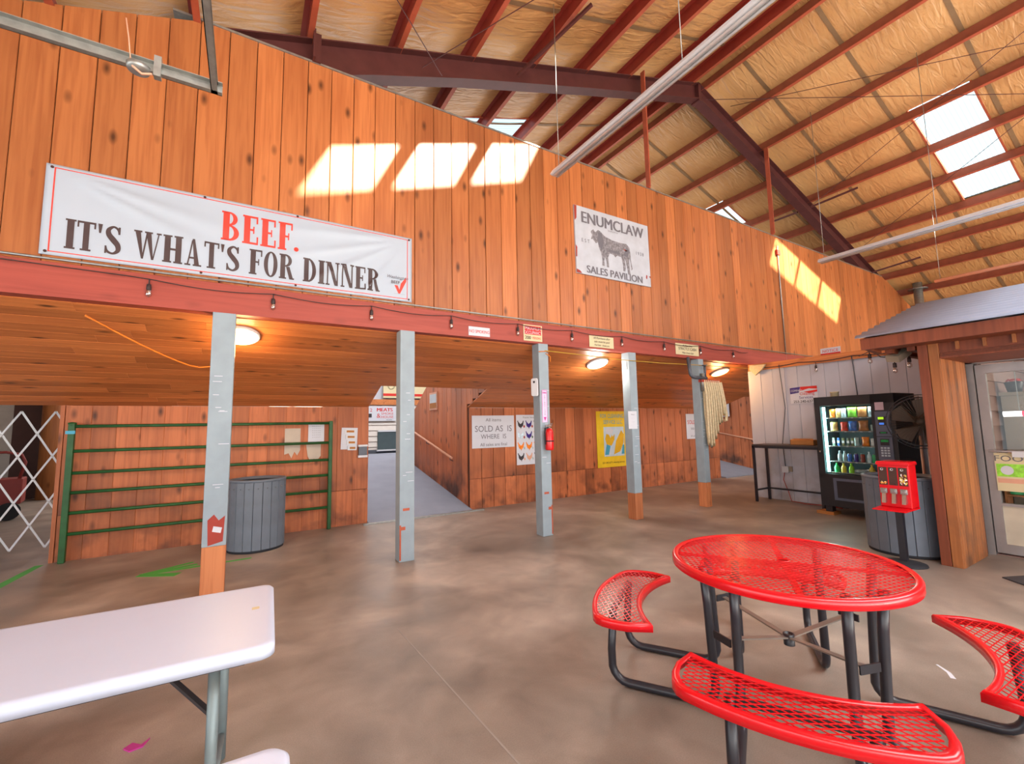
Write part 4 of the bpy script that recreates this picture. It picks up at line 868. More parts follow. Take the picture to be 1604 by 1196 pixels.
for i in range(4): MB().box(-.08+.02*i, -.012-.004*i, .08-.09*i, .09+.01*i, -.003, .15-.09*i).build('card', 'white_enamel', q); MB().box(-.05+.02*i, -.014-.004*i, .1-.09*i, .07+.01*i, -.012-.004*i, .135-.09*i).build('card_photo', 'cardboard', q)
q = empty('pamphlet_box', (1.665, YQ, 1.19), 'small dark pamphlet box with white lid beside the near ramp', 'box')
MB().box(-.065, -.05, -.08, .065, 0, .08).build('body', 'pipe_steel', q); MB().box(-.075, -.06, .07, .075, 0, .1).build('lid', 'white_enamel', q); MB().box(-.075, -.055, -.11, .075, 0, -.075).build('tray', 'white_enamel', q)
s = MB(); s.poly([(.50, 1.58), (.72, 1.58), (.72, 1.24), (.68, 1.16), (.64, 1.22), (.60, 1.12), (.56, 1.2), (.5, 1.18)], YQ-.002); s.poly([(.80, 1.36), (1.02, 1.36), (1.02, 1.14), (.96, 1.06), (.92, 1.1), (.88, 1.04), (.83, 1.14)], YQ-.002); tag(s.build('trim_6', 'patch_putty'), kind='structure')

# ------------------------------------------------------------------ green livestock gate against the back wall
YG = YB-.10
g = empty('livestock_gate', (-1.88, YG, 0), 'green tubular livestock gate leaning on the back wall', 'gate')
for x_, r_ in ((0, .032), (3.03, .028)): MB().box(x_-r_, -r_, 0, x_+r_, r_, 1.69).build('upright', 'green_pipe', g, bevel=.01)
for z_ in (1.655, 1.345, 1.075, .835, .589, .337): MB().tube([(0, 0, z_), (3.03, 0, z_+.0)], .021, 10).build('rail', 'green_pipe', g)
MB().box(-.05, -.036, 1.56, .04, -.033, 1.60).build('tape', 'poster_blue', g); MB().lathe([(.035, 1.66), (.045, 1.70), (0, 1.71)], n=10).build('cap', 'green_pipe', g)

# ------------------------------------------------------------------ slatted litter bins
def bin_(x_, y_, R, H_, lab, nslat, rot=0):
    b0 = empty('litter_bin', (x_, y_, 0), lab, 'bin', 'grey slatted litter bins', rz=rot)
    MB().lathe([(0, .03), (R-.03, .03), (R-.03, H_-.04), (R-.05, H_-.04), (R-.05, .05)], n=nslat).build('liner', 'slat_dark', b0)
    MB().lathe([(R-.015, H_-.03), (R+.006, H_-.03), (R+.008, H_-.0), (R-.03, H_+.004), (R-.05, H_-.03)], n=40).build('rim', 'slat_grey', b0)
    MB().lathe([(R-.02, .0), (R-.005, .0), (R-.005, .03), (R-.02, .03)], n=40).build('base_ring', 'slat_dark', b0)
    wd = 2*R*math.tan(PI/nslat)*.94
    s = MB(); s.box(-wd/2, -R-.002, .03, wd/2, -R+.018, H_-.012); bmesh.ops.recalc_face_normals(s.bm, faces=s.bm.faces); bmesh.ops.bevel(s.bm, geom=s.bm.edges[:], offset=.003, segments=1, affect='EDGES')
    me = bpy.data.meshes.new('slat'); s.bm.to_mesh(me); s.bm.free(); me.materials.append(MATS['slat_grey'])
    sc = MB(); sc.lathe([(0, 0), (.007, 0), (.005, .004)], n=8); me2 = bpy.data.meshes.new('screw'); sc.bm.to_mesh(me2); sc.bm.free(); me2.materials.append(MATS['chrome'])
    for i in range(nslat):
        a = 2*PI*i/nslat; sl = inst('slat', me, b0, (0, 0, 0), (0, 0, a)); o = inst('screw', me2, sl, (0, -R-.002, H_-.11), (PI/2, 0, 0))
    return b0
bin_(.15, 6.98, .335, .915, 'grey slatted litter bin before the green gate', 20)
bin_(6.70, 2.17, .36, .875, 'grey slatted litter bin behind the red candy machine', 20, .05)

# ------------------------------------------------------------------ tall bar table against the white partition
t = empty('bar_table', (8.80, 4.43, 0), 'tall narrow table with black steel frame by the white partition', 'table')
MB().box(-.27, -.60, 1.07, .22, .60, 1.10).build('tabletop', 'dark_top', t, bevel=.004)
MB().box(-.27, -.60, 1.03, -.235, .60, 1.07).box(.185, -.60, 1.03, .22, .60, 1.07).box(-.27, -.6, 1.03, .22, -.565, 1.07).box(-.27, .565, 1.03, .22, .6, 1.07).build('apron', 'black_coat', t)
for x_ in (-.25, .20):
    for y_ in (-.58, .58): MB().box(x_-.02, y_-.02, 0, x_+.02, y_+.02, 1.03).build('leg', 'black_coat', t)
for a, b_ in (((.2, -.58, .22), (.2, .58, .22)), ((-.25, -.58, .22), (.2, -.58, .22)), ((-.25, .58, .22), (.2, .58, .22))): MB().bar(a, b_, .03).build('stretcher', 'black_coat', t)
c = empty('cardboard_box', (8.80, 4.18, 1.10), 'low open cardboard tray on the tall black table', 'box')
MB().box(-.12, -.2, 0, .14, .2, .006).box(-.12, -.2, 0, -.115, .2, .09).box(.135, -.2, 0, .14, .2, .09).box(-.12, -.2, 0, .14, -.195, .09).box(-.12, .195, 0, .14, .2, .09).build('tray', 'cardboard', c)
MB().quad((-.12, -.2, .09), (-.12, .2, .09), (-.05, .16, .115), (-.05, -.16, .115)).build('flap', 'cardboard', c); MB().box(-.02, -.05, .006, .03, .02, .1).build('paper', 'white_paper', c)
# partition fittings
q = board('cleaning_sign', .48, .32, 'white_paper', (XW-.012, 4.27, 2.03), 'white cleaning services sign with a flag strip on the partition', 'sign', rz=-PI/2)
MB().poly([(-.24, .03), (-.24, .15), (-.05, .16), (-.08, .05)], -.002).build('blue_field', 'pack_10', q); MB().poly([(-.05, .16), (.24, .16), (.24, .1), (.1, .12), (-.06, .08)], -.002).build('red_stripe', 'ink_red', q); MB().poly([(.0, .06), (.24, .09), (.24, .05), (.1, .03)], -.002).build('red_stripe', 'ink_red', q)
lettering('Cleaning', .075, 'ink_red', q, .06, -.0, wx=1.0); lettering('Services', .075, 'pack_10', q, .04, -.07); lettering('253-240-6371', .07, 'ink_dark', q, .0, -.145, wx=.95, bold=.001); lettering('COMPANY', .06, 'white_paper', q, -.12, .07, wx=.7, y=-.006)
q = empty('power_outlet', (XW-.005, 4.70, .60), 'white power outlet box with plugs on the partition under the tall table', 'outlet', rz=-PI/2)
MB().box(-.06, -.05, -.06, .06, 0, .06).build('box', 'white_enamel', q); MB().box(.06, -.03, -.04, .12, 0, .06).build('cover', 'kiosk_cabinet', q)
tag(MB().tube([(9.07, 4.70, .66), (9.07, 4.72, 1.1), (9.08, 4.62, 1.8), (9.06, 4.65, 2.4), (9.05, 4.66, 2.66)], .008, 6).build('power_cable', 'pipe_steel'), 'grey power cable down the partition behind the tall table', 'cable')
tag(MB().tube([(9.06, 4.72, .54), (9.04, 4.74, .4), (9.02, 4.66, .2), (9.0, 4.60, .012), (8.9, 4.3, .012), (9.0, 3.9, .012), (8.9, 3.72, .012)], .007, 6).build('extension_cord', 'rack_red'), 'thin reddish extension cord from the outlet to the vending machine', 'cable')
tag(MB().tube([(9.06, 3.43, 2.66), (9.08, 3.42, 2.3), (9.07, 3.40, 1.9)], .008, 6).build('power_cable', 'pipe_steel'), 'grey power cable down the partition above the vending machine', 'cable')
cw = MB(); cw.prism([(5.23, 2.72), (5.23, 2.62), (5.12, 2.50), (4.98, 2.60), (4.9, 2.70)], 'X', XW-.10, XW-.06); tag(cw.build('torn_cloth', 'hose'), 'crumpled pale cloth stuffed at the end of the partition trim', 'cloth')

# ------------------------------------------------------------------ vending machine
V = empty('vending_machine', (8.27, 3.74, 0), 'black glass-front snack vending machine against the white partition', 'vending machine', rz=math.radians(-90-4))
# local x: left to right along the front, local -y: towards the room
VW, VH, VD = 1.11, 1.93, .66
MB().box(0, 0.03, .14, .045, VD, VH).box(VW-.26, .03, .14, VW, VD, VH).box(0, .03, VH-.14, VW, VD, VH).box(0, .03, .14, VW, VD, .66).box(0, VD-.03, .14, VW, VD, VH).build('body', 'black_body', V)
MB().box(0, 0, .60, .09, .045, VH).box(VW-.30, 0, .14, VW, .045, VH).box(0, 0, VH-.15, VW, .045, VH).box(0, 0, .14, VW-.3, .045, .665).build('door', 'black_body', V, bevel=.004)
MB().box(.09, .02, .665, VW-.30, .026, VH-.15).build('window', 'glass', V)
MB().box(.05, VD-.06, .66, VW-.28, VD-.03, VH-.14).box(.045, .05, .66, .05, VD-.03, VH-.14).build('inner_lining', 'cabinet_inside', V)
MB().tube([(.115, .06, .69), (.115, .06, VH-.17)], .022, 10).build('light_tube', 'tube_light', V)
for z_ in (1.58, 1.36, 1.12, .87, .69):
    sh_ = MB().box(.14, .06, z_-.012, VW-.29, VD-.08, z_).build('shelf', 'galvanised', V)
    if z_ > .7:
        for k in range(6): MB().box(.18+k*.11, .052, z_-.014, .21+k*.11, .06, z_-.002).build('price_tag', 'white_paper', sh_)
MB().box(.20, -.012, .25, .72, .0, .60).build('delivery_frame', 'grey_panel', V); MB().box(.25, -.016, .29, .67, -.008, .56).build('delivery_flap', 'black_coat', V)
MB().prism(rrect(.86, .93, 1.05, 1.66, .01), 'Y', -.012, 0).build('control_panel', 'grey_panel', V)
MB().box(.90, -.016, 1.45, 1.0, -.011, 1.58).build('display', 'ink_dark', V); MB().box(.90, -.018, 1.54, .97, -.015, 1.575).build('display_digits', 'green_lcd', V); MB().box(.91, -.018, 1.46, .97, -.015, 1.49).build('display_logo', 'blue_lcd', V)
MB().box(.90, -.018, 1.325, 1.0, -.011, 1.355).build('bill_slot', 'black_coat', V); MB().box(.915, -.02, 1.333, .985, -.016, 1.347).build('slot_light', 'pack_13', V); MB().box(.90, -.016, 1.15, 1.01, -.011, 1.25).build('card_reader', 'black_coat', V); MB().box(.91, -.018, 1.2, 1.0, -.015, 1.235).build('reader_screen', 'pack_13', V); MB().box(.86, -.014, 1.275, 1.05, -.011, 1.285).build('panel_seam', 'black_body', V)
kp = MB().box(.89, -.014, .97, 1.02, -.011, 1.13).build('keypad', 'grey_panel', V)
for i in range(4):
    for j in range(3): MB().box(.90+j*.04, -.019, 1.10-i*.038, .928+j*.04, -.013, 1.124-i*.038).build('key', 'poster_sky', kp)
MB().box(.87, -.006, 1.68, .98, .0, 1.80).build('sticker', 'siding_pink', V)
place(MB().lathe([(0, 0), (.014, 0), (.014, .02), (0, .022)], n=12).build('lock', 'chrome', V), (.04, -.001, 1.02), (PI/2, 0, 0))
for x_ in (.08, .98):
    for y_ in (.08, .55): MB().box(x_-.05, y_-.05, .045, x_+.05, y_+.05, .14).build('leg', 'black_body', V)
for k, x_ in enumerate((.05, .98)):
    o = MB().box(x_-.14, -.02, 0, x_+.12, .2, .045).build('wood_block', 'cardboard'); o.matrix_world = Matrix.Translation((8.27, 3.74, 0)) @ Matrix.Rotation(math.radians(-94), 4, 'Z'); tag(o, 'flat wood block under the vending machine\'s %s front foot' % ('left', 'right')[k], 'block')
tub = MB().lathe([(0, 0), (.06, 0), (.055, .06), (.065, .062), (.065, .08), (0, .082)], n=16).build('plastic_tub', 'cream_paper'); tub.location = (8.35, 3.45, 1.93); tag(tub, 'small cream lidded tub on top of the vending machine', 'tub')
# goods on the vending shelves
MV = Matrix.Translation((8.27, 3.74, 0)) @ Matrix.Rotation(math.radians(-94), 4, 'Z')
def bag(wd, h, mat, name='snack_bag'):
    s = MB(); n = 7; F, B = [], []
    for i in range(n+1):
        for side, arr in ((-1, F), (1, B)):
            pass
    g_ = [[(wd*(i/6-.5)*(1-.12*math.sin(PI*j/8)), h*j/8, .035*math.sin(PI*i/6)**.6*math.sin(PI*j/8)**.5) for i in range(7)] for j in range(9)]
    for sg in (-1, 1):
        vv = [[s.bm.verts.new((x_, sg*d, z_)) for x_, z_, d in r] for r in g_]
        for a, b_ in zip(vv, vv[1:]):
            for i in range(6): s.bm.faces.new((a[i], a[i+1], b_[i+1], b_[i])).smooth = True
    bmesh.ops.remove_doubles(s.bm, verts=s.bm.verts, dist=1e-5)
    o = s.build(name, mat)
    return o
def put(o, x_, z_, lab, cat, y_=.12):
    o.matrix_world = MV @ Matrix.Translation((x_, y_, z_)); tag(o, lab+' of the vending machine', cat, 'goods in the vending machine'); return o
SN = ['top', 'second', 'third', 'fourth', 'bottom']
for x_, wd, h, k, l_, r_ in ((.21, .085, .14, 0, 'orange and green snack bag at the left', 0), (.30, .08, .15, 6, 'thin striped snack bag second from left', 0), (.38, .08, .15, 4, 'pale snack bag third from left', 0), (.50, .14, .18, 2, 'large green snack bag', 0), (.64, .14, .17, 3, 'brown snack bag', 0), (.75, .06, .16, 4, 'white and blue snack bag at the right', 0),
        (.22, .12, .15, 6, 'cream snack bag at the left', 1), (.37, .11, .15, 1, 'orange-red snack bag', 1), (.49, .13, .16, 5, 'blue snack bag', 1), (.64, .15, .17, 3, 'gold and brown snack bag', 1), (.76, .05, .1, 9, 'thin grey packet at the right', 1),
        (.53, .08, .14, 9, 'silver packet', 2), (.65, .11, .15, 0, 'bright orange packet', 2), (.75, .07, .13, 17, 'white packet at the right', 2)):
    o = put(bag(wd, h, PK[k]), x_, (1.58, 1.36, 1.12)[r_], '%s on the %s shelf' % (l_, SN[r_]), 'snack')
def can(r, h, mat, mat2='chrome', name='drink_can'):
    o = MB().lathe([(0, 0), (r*.8, 0), (r, .01), (r, h-.015), (r*.8, h), (0, h)], n=16).build(name, mat)
    MB().lathe([(0, h+.001), (r*.7, h+.001), (r*.7, h+.006), (0, h+.006)], n=12).build('lid', mat2, o); return o
for x_, k, l_ in ((.20, 8, 'grey-green'), (.27, 5, 'blue and white leaning'), (.34, 7, 'olive'), (.41, 8, 'dark green'), (.47, 7, 'brown-green')):
    s = MB().box(-.018, -.012, 0, .018, .012, .13).build('candy_bar', PK[k], bevel=.005); put(s, x_, 1.12, l_+' upright candy bar on the third shelf', 'snack'); MB().box(-.018, -.013, .045, .018, -.012, .085).build('band', 'white_paper', s)
for x_, k, l_, bt in ((.27, 16, 'clear bottle at the left', 1), (.34, 9, 'pale bottle second from left', 1), (.41, 5, 'blue can', 0), (.50, 10, 'purple can', 0), (.59, 11, 'red-brown can', 0), (.68, 4, 'pale teal bottle', 1), (.75, 13, 'green can at the right', 0)):
    if bt:
        s = MB().lathe([(0, 0), (.03, 0), (.032, .08), (.028, .11), (.012, .14), (.012, .155), (0, .155)], n=14).build('drink_bottle', PK[k]); MB().lathe([(0, .155), (.014, .155), (.014, .17), (0, .17)], n=10).build('cap', 'white_enamel', s)
    else: s = can(.031, .125, PK[k])
    put(s, x_, .87, l_+' on the fourth shelf', 'drink')
for x_, k, l_ in ((.21, 13, 'green bottle'), (.31, 14, 'yellow bottle'), (.42, 15, 'lime green bottle'), (.70, 14, 'pale yellow bottle')):
    s = MB().lathe([(0, 0), (.036, 0), (.038, .07), (.03, .095), (.013, .12), (.013, .135), (0, .135)], n=14).build('drink_bottle', PK[k]); MB().lathe([(0, .135), (.016, .135), (.016, .15), (0, .15)], n=10).build('cap', PK[k], s); put(s, x_, .69, l_+' on the bottom shelf', 'drink')
s = MB().tube([(-.09, 0, .03), (-.03, 0, .035), (.09, -.01, .06)], [.03, .032, .018], 12).build('drink_bottle', PK[16]); MB().tube([(.09, -.01, .06), (.11, -.012, .065)], .016, 10).build('cap', 'white_enamel', s); put(s, .56, .69, 'toppled clear bottle on the bottom shelf', 'drink')
l = lamp('vending_light', 'AREA', (.5, .1, 1.74), (0, 0, 0), 5, (.75, 1, 1), shape='RECTANGLE', size=.6, size_y=.1); l.parent = V
l = lamp('vending_tube_glow', 'AREA', (.15, .07, 1.2), (0, math.radians(-90), 0), 7, (.7, 1, 1), shape='RECTANGLE', size=1.0, size_y=.04); l.parent = V

# ------------------------------------------------------------------ pedestal fan
f = empty('pedestal_fan', (7.95, 2.28, 0), 'large round pedestal fan with wire guard beside the vending machine', 'fan', rz=math.radians(-75))
MB().tube([(.045, .12, 0.02), (.045, .12, 1.3)], .014, 8).tube([(-.03, .12, .02), (-.03, .12, 1.3)], .014, 8).build('pole', 'rail_wood', f)
MB().lathe([(0, 0), (.24, 0), (.22, .03), (0, .04)], 0, .12, 20).build('base', 'black_body', f)
fz = 1.50
place(MB().lathe([(0, 0), (.09, 0), (.09, .16), (0, .17)], n=16).build('motor', 'fan_brown', f), (0, .02, fz), (-PI/2, 0, 0))
R_ = .37
s = MB()
for k in range(5):
    a0 = 2*PI*k/5; pts_ = [(.06*math.cos(a0), .06*math.sin(a0)), (.30*math.cos(a0-.25), .30*math.sin(a0-.25)), (.33*math.cos(a0+.15), .33*math.sin(a0+.15)), (.30*math.cos(a0+.55), .30*math.sin(a0+.55)), (.06*math.cos(a0+.8), .06*math.sin(a0+.8))]
    s = MB(); s.bm.faces.new([s.bm.verts.new((p[0], -.02+.03*(i/4), p[1]+fz)) for i, p in enumerate(pts_)]); o = s.build('blade', 'fan_brown', f); o.modifiers.new('t', 'SOLIDIFY').thickness = .004
s = MB()
for yy, rr in ((-.09, R_*.9), (.09, R_*.9), (0, R_)): s.tube([(rr*math.cos(t), yy, fz+rr*math.sin(t)) for t in [2*PI*i/40 for i in range(40)]], .006, 6, closed=True)
s.build('guard_ring', 'black_coat', f)
s = MB()
for i in range(48):
    a = 2*PI*i/48; c_, n_ = math.cos(a), math.sin(a)
    for sg in (-1, 1): s.tube([(.05*c_, sg*.12, fz+.05*n_), (R_*.7*c_, sg*.11, fz+R_*.7*n_), (R_*.95*c_, sg*.06, fz+R_*.95*n_), (R_*c_, 0, fz+R_*n_)], .0018, 4)
o = s.build('wire_guard', 'fan_brown', f); o['kind'] = 'stuff'

# ------------------------------------------------------------------ red three-slot candy machine
G = empty('candy_machine', (6.0, 2.135, 0), 'red three-slot candy vending machine on a black stand', 'candy machine', rz=math.radians(-90))
# local x 0..0.26 along the front, local -y towards the room
gb = MB().box(0, 0, .60, .27, .20, 1.065).build('cabinet', 'red_coat', G, bevel=.008)
MB().prism([(-.01, 1.045), (-.012, 1.07), (0.0, 1.085), (.27, 1.085), (.282, 1.07), (.28, 1.045)], 'Y', -.012, .21).build('lid', 'red_coat', G, bevel=.006)
MB().prism([(-.20, .585), (-.19, .58), (.20, .58), (.20, .60), (0, .60), (-.195, .592)], 'X', -.01, .27).build('tray', 'red_coat', G)
for i in range(3):
    x_ = .012+i*.086
    wv = MB().box(x_, -.006, .835, x_+.068, .0, 1.02).build('window', 'candy_window' if False else 'glass', G)
    MB().box(x_-.003, -.0035, .832, x_+.071, -.001, 1.023).build('window_back', 'brown_dark', G)
    place(MB().lathe([(.008, 0), (.013, 0), (.013, .003)], n=14).build('dial', 'white_enamel', G), (x_+.03, -.007, 1.0), (PI/2, 0, 0))
    MB().box(x_+.005, -.03, .745, x_+.065, -.001, .80).box(x_+.012, -.045, .76, x_+.055, -.03, .79).build('coin_mechanism', 'chrome', G, bevel=.004)
    MB().prism([(-.055, .645), (-.03, .745), (-.003, .745), (-.003, .65)], 'X', x_+.018, x_+.052).build('chute_door', 'chrome', G)
rnd = random.Random(4)
for i, (n_, cs) in enumerate(((10, ['pack_0', 'pack_6']), (3, ['brown_dark']), (46, ['pack_14', 'pack_6', 'pack_11', 'pack_17']))):
    for mi, cc in enumerate(cs):
        s = MB()
        for k in range(n_//len(cs)+1):
            x_ = .02+i*.086+rnd.random()*.054; z_ = .845+rnd.random()*(.02 if i < 2 else .105)
            bmesh.ops.create_icosphere(s.bm, subdivisions=1, radius=.0075, matrix=Matrix.Translation((x_, -.0055, z_)))
        o = s.build('candy', cc, G); o['kind'] = 'stuff'
MB().box(.10, .05, .02, .16, .11, .60).build('stand_post', 'black_coat', G)
MB().lathe([(0, .0), (.19, .0), (.185, .012), (.05, .035), (0, .035)], .13, .08, 28).build('stand_base', 'slat_dark', G)

# ------------------------------------------------------------------ red round picnic table with four curved benches
TC = Vector((2.65, 1.43)); P = empty('picnic_table', (TC.x, TC.y, 0), 'round red expanded-metal picnic table with attached curved benches and black legs', 'picnic table')
def mesh_panel(inside, x0, x1, y0, y1, z, LW=.060, SW=.031, rot=0, t=.0040, d=.003):
    """expanded metal: diamond lattice of real strands"""
    s = MB(); c_, n_ = math.cos(rot), math.sin(rot)
    ext = max(abs(x0), abs(x1), abs(y0), abs(y1))*1.5; ni = int(ext/(LW/2)); nj = int(ext/(SW/2))
    for i in range(-ni, ni):
        for j in range(-nj, nj):
            if (i+j) % 2: continue
            a = (i*LW/2, j*SW/2)
            for sg in (-1, 1):
                b_ = ((i+1)*LW/2, (j+sg)*SW/2)
                A = (a[0]*c_-a[1]*n_, a[0]*n_+a[1]*c_); B = (b_[0]*c_-b_[1]*n_, b_[0]*n_+b_[1]*c_)
                if inside(*A) and inside(*B):
                    ln = math.hypot(B[0]-A[0], B[1]-A[1]); nx_, ny_ = -(B[1]-A[1])/ln*t/2, (B[0]-A[0])/ln*t/2
                    q = [(A[0]+nx_, A[1]+ny_), (A[0]-nx_, A[1]-ny_), (B[0]-nx_, B[1]-ny_), (B[0]+nx_, B[1]+ny_)]
                    T = [s.bm.verts.new((p[0], p[1], z)) for p in q]; Bm = [s.bm.verts.new((p[0], p[1], z-d)) for p in q]
                    s.bm.faces.new(T); s.bm.faces.new(Bm[::-1]); s.bm.faces.new((T[0], T[3], Bm[3], Bm[0])); s.bm.faces.new((T[1], Bm[1], Bm[2], T[2]))
    return s
TZ = .76; TR = .595
MB().lathe([(TR-.035, TZ-.004), (TR-.03, TZ+.001), (TR-.008, TZ+.001), (TR, TZ-.008), (TR, TZ-.043), (TR-.006, TZ-.047), (TR-.01, TZ-.043), (TR-.01, TZ-.012), (TR-.035, TZ-.012)], n=96).build('table_rim', 'red_coat', P)
mp_ = mesh_panel(lambda x, y: .028 < math.hypot(x, y) < TR-.022, -.6, .6, -.6, .6, TZ-.003, rot=math.radians(-38)).build('table_mesh', 'red_coat', P, fix=False)
MB().lathe([(.026, TZ-.004), (.032, TZ+.001), (.032, TZ-.012), (.026, TZ-.012), (.026, TZ-.004)], n=24).build('umbrella_ring', 'red_coat', P)
s = MB()
for a in (35, 125, 215, 305): t_ = math.radians(a); s.bar((.03*math.cos(t_), .03*math.sin(t_), TZ-.02), ((TR-.02)*math.cos(t_), (TR-.02)*math.sin(t_), TZ-.02), .03, .012)
s.build('table_bearer', 'red_coat', P)
# bench: outline between two arcs with rounded outer corners
BZ = .46; RI, RO, HA = .79, 1.085, math.radians(32)
def bench_outline(off=0.0, n=28):
    pts = []
    ri, ro, ha = RI+off, RO-off, HA-off/.9
    for i in range(n+1):
        a = -ha+2*ha*i/n; pts.append((ri*math.cos(a), ri*math.sin(a)))
    # outer side: arc flattened towards the ends
    ends = []
    for i in range(n+1):
        u = 1-2*i/n; a = (ha-.03)*u; e_ = max(0, (abs(u)-.72)/.28); r = ro-(ro-ri)*.55*e_**2
        ends.append((r*math.cos(a), r*math.sin(a)))
    return pts+ends
def loft_rim(parent):
    s = MB(); ol = bench_outline(); il = bench_outline(.03); n = len(ol); rings = []
    for lst, z in ((il, BZ-.012), (il, BZ-.002), ([(a[0]*.8+b_[0]*.2, a[1]*.8+b_[1]*.2) for a, b_ in zip(ol, il)], BZ), (ol, BZ-.01), (ol, BZ-.045), ([(a[0]*.7+b_[0]*.3, a[1]*.7+b_[1]*.3) for a, b_ in zip(ol, il)], BZ-.045), ([(a[0]*.7+b_[0]*.3, a[1]*.7+b_[1]*.3) for a, b_ in zip(ol, il)], BZ-.012)): rings.append([s.bm.verts.new((p[0], p[1], z)) for p in lst])
    for a, b_ in zip(rings, rings[1:]+rings[:1]):
        for i in range(n):
            f_ = s.bm.faces.new((a[i], a[(i+1) % n], b_[(i+1) % n], b_[i])); f_.smooth = True
    return s.build('bench_rim', 'red_coat', parent)
def in_poly(poly):
    def f(x, y):
        c = False; j = len(poly)-1
        for i in range(len(poly)):
            xi, yi = poly[i]; xj, yj = poly[j]
            if (yi > y) != (yj > y) and x < (xj-xi)*(y-yi)/(yj-yi)+xi: c = not c
            j = i
        return c
    return f
rim0 = loft_rim(P); inp = in_poly(bench_outline(.018))
pan0 = mesh_panel(inp, -1.1, 1.1, -1.1, 1.1, BZ-.004, rot=math.radians(90)).build('bench_mesh', 'red_coat', P, fix=False)
def arc(c_, r, a0, a1, ax, n=5): return [(c_[0]+r*math.cos(math.radians(a0+(a1-a0)*i/n)), c_[1]+r*math.sin(math.radians(a0+(a1-a0)*i/n))) for i in range(n+1)]
def leg_pts(off):
    # r-z profile: down from the seat, round, along the floor, round, up to the table
    pr = [(.93, BZ-.02), (.95, .20)]+arc((.855, .12), .095, 10, -90, 0)+[(.55, .025)]+arc((.475, .12), .095, -90, -165, 0)+[(.40, .55), (.415, TZ-.02)]
    return [(r, off, z) for r, z in pr]
legs = [MB().tube(leg_pts(o), .0235, 10).build('bench_leg', 'black_coat', P) for o in (-.235, .235)]
strap = MB().bar((.93, -.235, BZ-.03), (.93, .235, BZ-.03), .03, .02).build('cross_bar', 'black_coat', P)
kids = [rim0, pan0]+legs+[strap]
for k, a in enumerate((123, 209, 295, 35)):
    for o in kids:
        q = o if k == 0 else o.copy()
        if k: C.objects.link(q)
        q.rotation_euler = (0, 0, math.radians(a))
s = MB()
for a in (166, 252, 345, 79):
    t_ = math.radians(a); s.bar((0, 0, .34), (.455*math.cos(t_), .455*math.sin(t_), .34+.06), .034, .008); t2 = math.radians(a+90)
    MB().bar((.455*math.cos(t_)-.06*math.cos(t2), .455*math.sin(t_)-.06*math.sin(t2), .40), (.455*math.cos(t_)+.06*math.cos(t2), .455*math.sin(t_)+.06*math.sin(t2), .40), .008, .04).build('leg_bracket', 'black_coat', P)
s.build('brace_straps', 'steel_bar', P); MB().lathe([(.028, .30), (.028, .36), (.022, .36), (.022, .30)], n=20).build('umbrella_socket', 'black_coat', P)

# ------------------------------------------------------------------ two white folding tables
def folding_table(loc, rz, lab, legs=True):
    t = empty('folding_table', loc, lab, 'folding table', rz=rz)
    # origin at the near right corner of the top, running to -x and +y
    Wd, Lg, Z = .78, 1.85, .74
    s = MB(); ol = rrect(-Lg, 0, 0, Wd, .055, 8); il = rrect(-Lg+.012, .012, -.012, Wd-.012, .045, 8); ul = rrect(-Lg+.03, .03, -.03, Wd-.03, .04, 8)
    rg = [[s.bm.verts.new((p[0], p[1], z)) for p in l_] for l_, z in ((ul, Z-.047), (ol, Z-.047), (ol, Z-.012), (il, Z-.001), (rrect(-Lg+.03, .03, -.03, Wd-.03, .04, 8), Z))]
    n = len(ol)
    for a, b_ in zip(rg, rg[1:]):
        for i in range(n): s.bm.faces.new((a[i], a[(i+1) % n], b_[(i+1) % n], b_[i])).smooth = True
    s.bm.faces.new(rg[-1]); s.bm.faces.new(rg[0][::-1])
    s.build('tabletop', 'white_plastic', t)
    MB().prism(rrect(-.09, .42, -.06, .45, .006), 'Z', Z, Z+.001).build('sticker', 'cream_paper', t)
    MB().box(-Lg+.1, .06, Z-.075, -.1, .085, Z-.047).box(-Lg+.1, Wd-.085, Z-.075, -.1, Wd-.06, Z-.047).build('frame_rail', 'dark_leg', t)
    for xs_ in (-.20, -Lg+.20):
        for yy in (.12, Wd-.12): MB().tube([(xs_, yy, Z-.05), (xs_, yy, .01)], .0195, 12).build('leg', 'grey_leg', t)
        MB().tube([(xs_, .12, .12), (xs_, Wd-.12, .12)], .013, 10).tube([(xs_, .12, Z-.12), (xs_, Wd-.12, Z-.12)], .013, 10).build('leg_crossbar', 'grey_leg', t)
        dx = -.27 if xs_ > -1 else .27
        MB().bar((xs_, .13, Z-.26), (xs_+dx, .36, Z-.06), .02, .012).bar((xs_, Wd-.13, Z-.26), (xs_+dx, .40, Z-.06), .02, .012).build('brace', 'dark_leg', t)
    return t
folding_table((.12, 1.985, 0), math.radians(-2.2), 'white plastic folding table at the left, the farther one')
folding_table((.095, .60, 0), math.radians(-2), 'white folding table whose corner shows at the bottom edge')

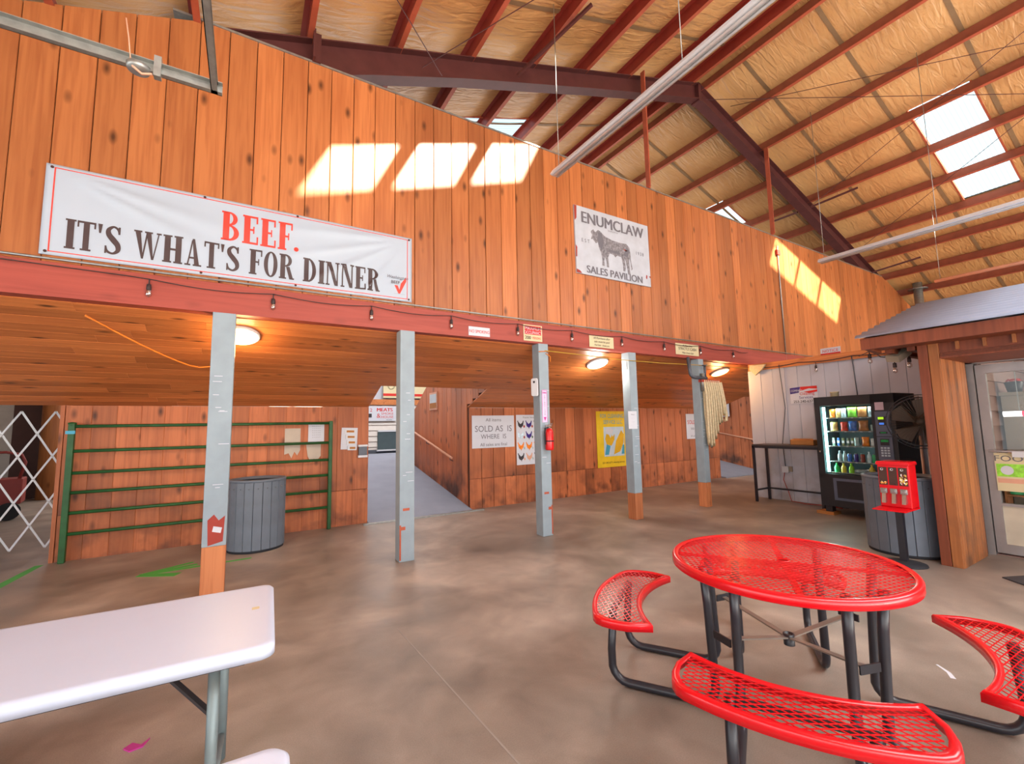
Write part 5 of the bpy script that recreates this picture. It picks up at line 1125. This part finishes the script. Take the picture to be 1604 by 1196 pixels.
# ------------------------------------------------------------------ left background: expanding gate, yard, hand truck
eg = empty('expanding_gate', (-2.6, 8.42, .06), 'white folding lattice security gate left of the plank wall', 'gate')
hw, hh = .165, .302
s_ = []
def lat(i0, j0, i1, j1, y): MB().bar((i0*hw, y, j0*hh), (i1*hw, y, j1*hh), .022, .006, (0, 1, 0)).build('lattice_bar', 'white_enamel', eg)
for i in range(-8, 4, 2):
    # bars rising right and rising left, six half cells tall
    lat(i, 0, i+6, 6, 0) if i+6 <= 4 else lat(i, 0, 4, 4-i, 0)
    lat(i, 0, i-6, 6, .012) if i-6 >= -12 else None
for i in range(-2, 5, 2): lat(i, 6 , 4, 6-(4-i), .012) if i < 4 else None
rm = MB()
for i in range(-8, 5):
    for j in range(0, 7):
        if (i+j) % 2 == 0: rm.tube([(i*hw, -.008, j*hh), (i*hw, .02, j*hh)], .007, 6)
rm.build('rivets', 'galvanised', eg)['kind'] = 'stuff'
yd = MB().box(-9, 16, 0, -4.95, 16.2, 3.6).build('wall_yard', 'siding'); tag(yd, kind='structure')
for i in range(20): MB().prism([(15.96, i*.18), (15.99, i*.18+.175), (16.0, i*.18+.175), (16.0, i*.18)], 'X', -9, -4.95).build('clapboard', 'siding', yd)
tag(MB().box(-4.0, 15.9, 0, -1.9, 16.0, 3.4).build('wall_yard_right', 'pine_lower'), kind='structure')
tag(MB().box(-4.95, 15.6, 0, -4.45, 16.0, 3.4).build('timber_post', 'brown_dark', bevel=.01), 'thick dark brown timber post behind the lattice gate', 'post')
tag(MB().tube([(-4.1, 15.3, 0), (-4.1, 15.3, 3.4)], .26, 16).build('log_post', 'kiosk_wood'), 'round pale log post behind the lattice gate', 'post')
tag(MB().box(-6.4, 15.6, 0, -5.6, 15.95, 2.1).build('dark_cabinet', 'black_body'), 'dark upright cabinet against the yard siding', 'cabinet')
ht = empty('hand_truck', (-4.0, 12.2, 0), 'red cart with black wheels behind the lattice gate', 'cart', rz=.2)
MB().box(-.5, -.3, .28, .35, .3, .75).build('bin', 'truck_red', ht, bevel=.02)
for x_ in (-.3, .2): MB().tube([(x_, -.34, .16), (x_, -.28, .16)], .16, 18).build('wheel', 'rubber', ht)
MB().tube([(.3, -.25, .75), (.36, -.25, 1.05), (.3, -.25, 1.2), (.1, -.25, 1.25), (-.1, -.25, 1.25)], .025, 8).build('handle', 'truck_red', ht)
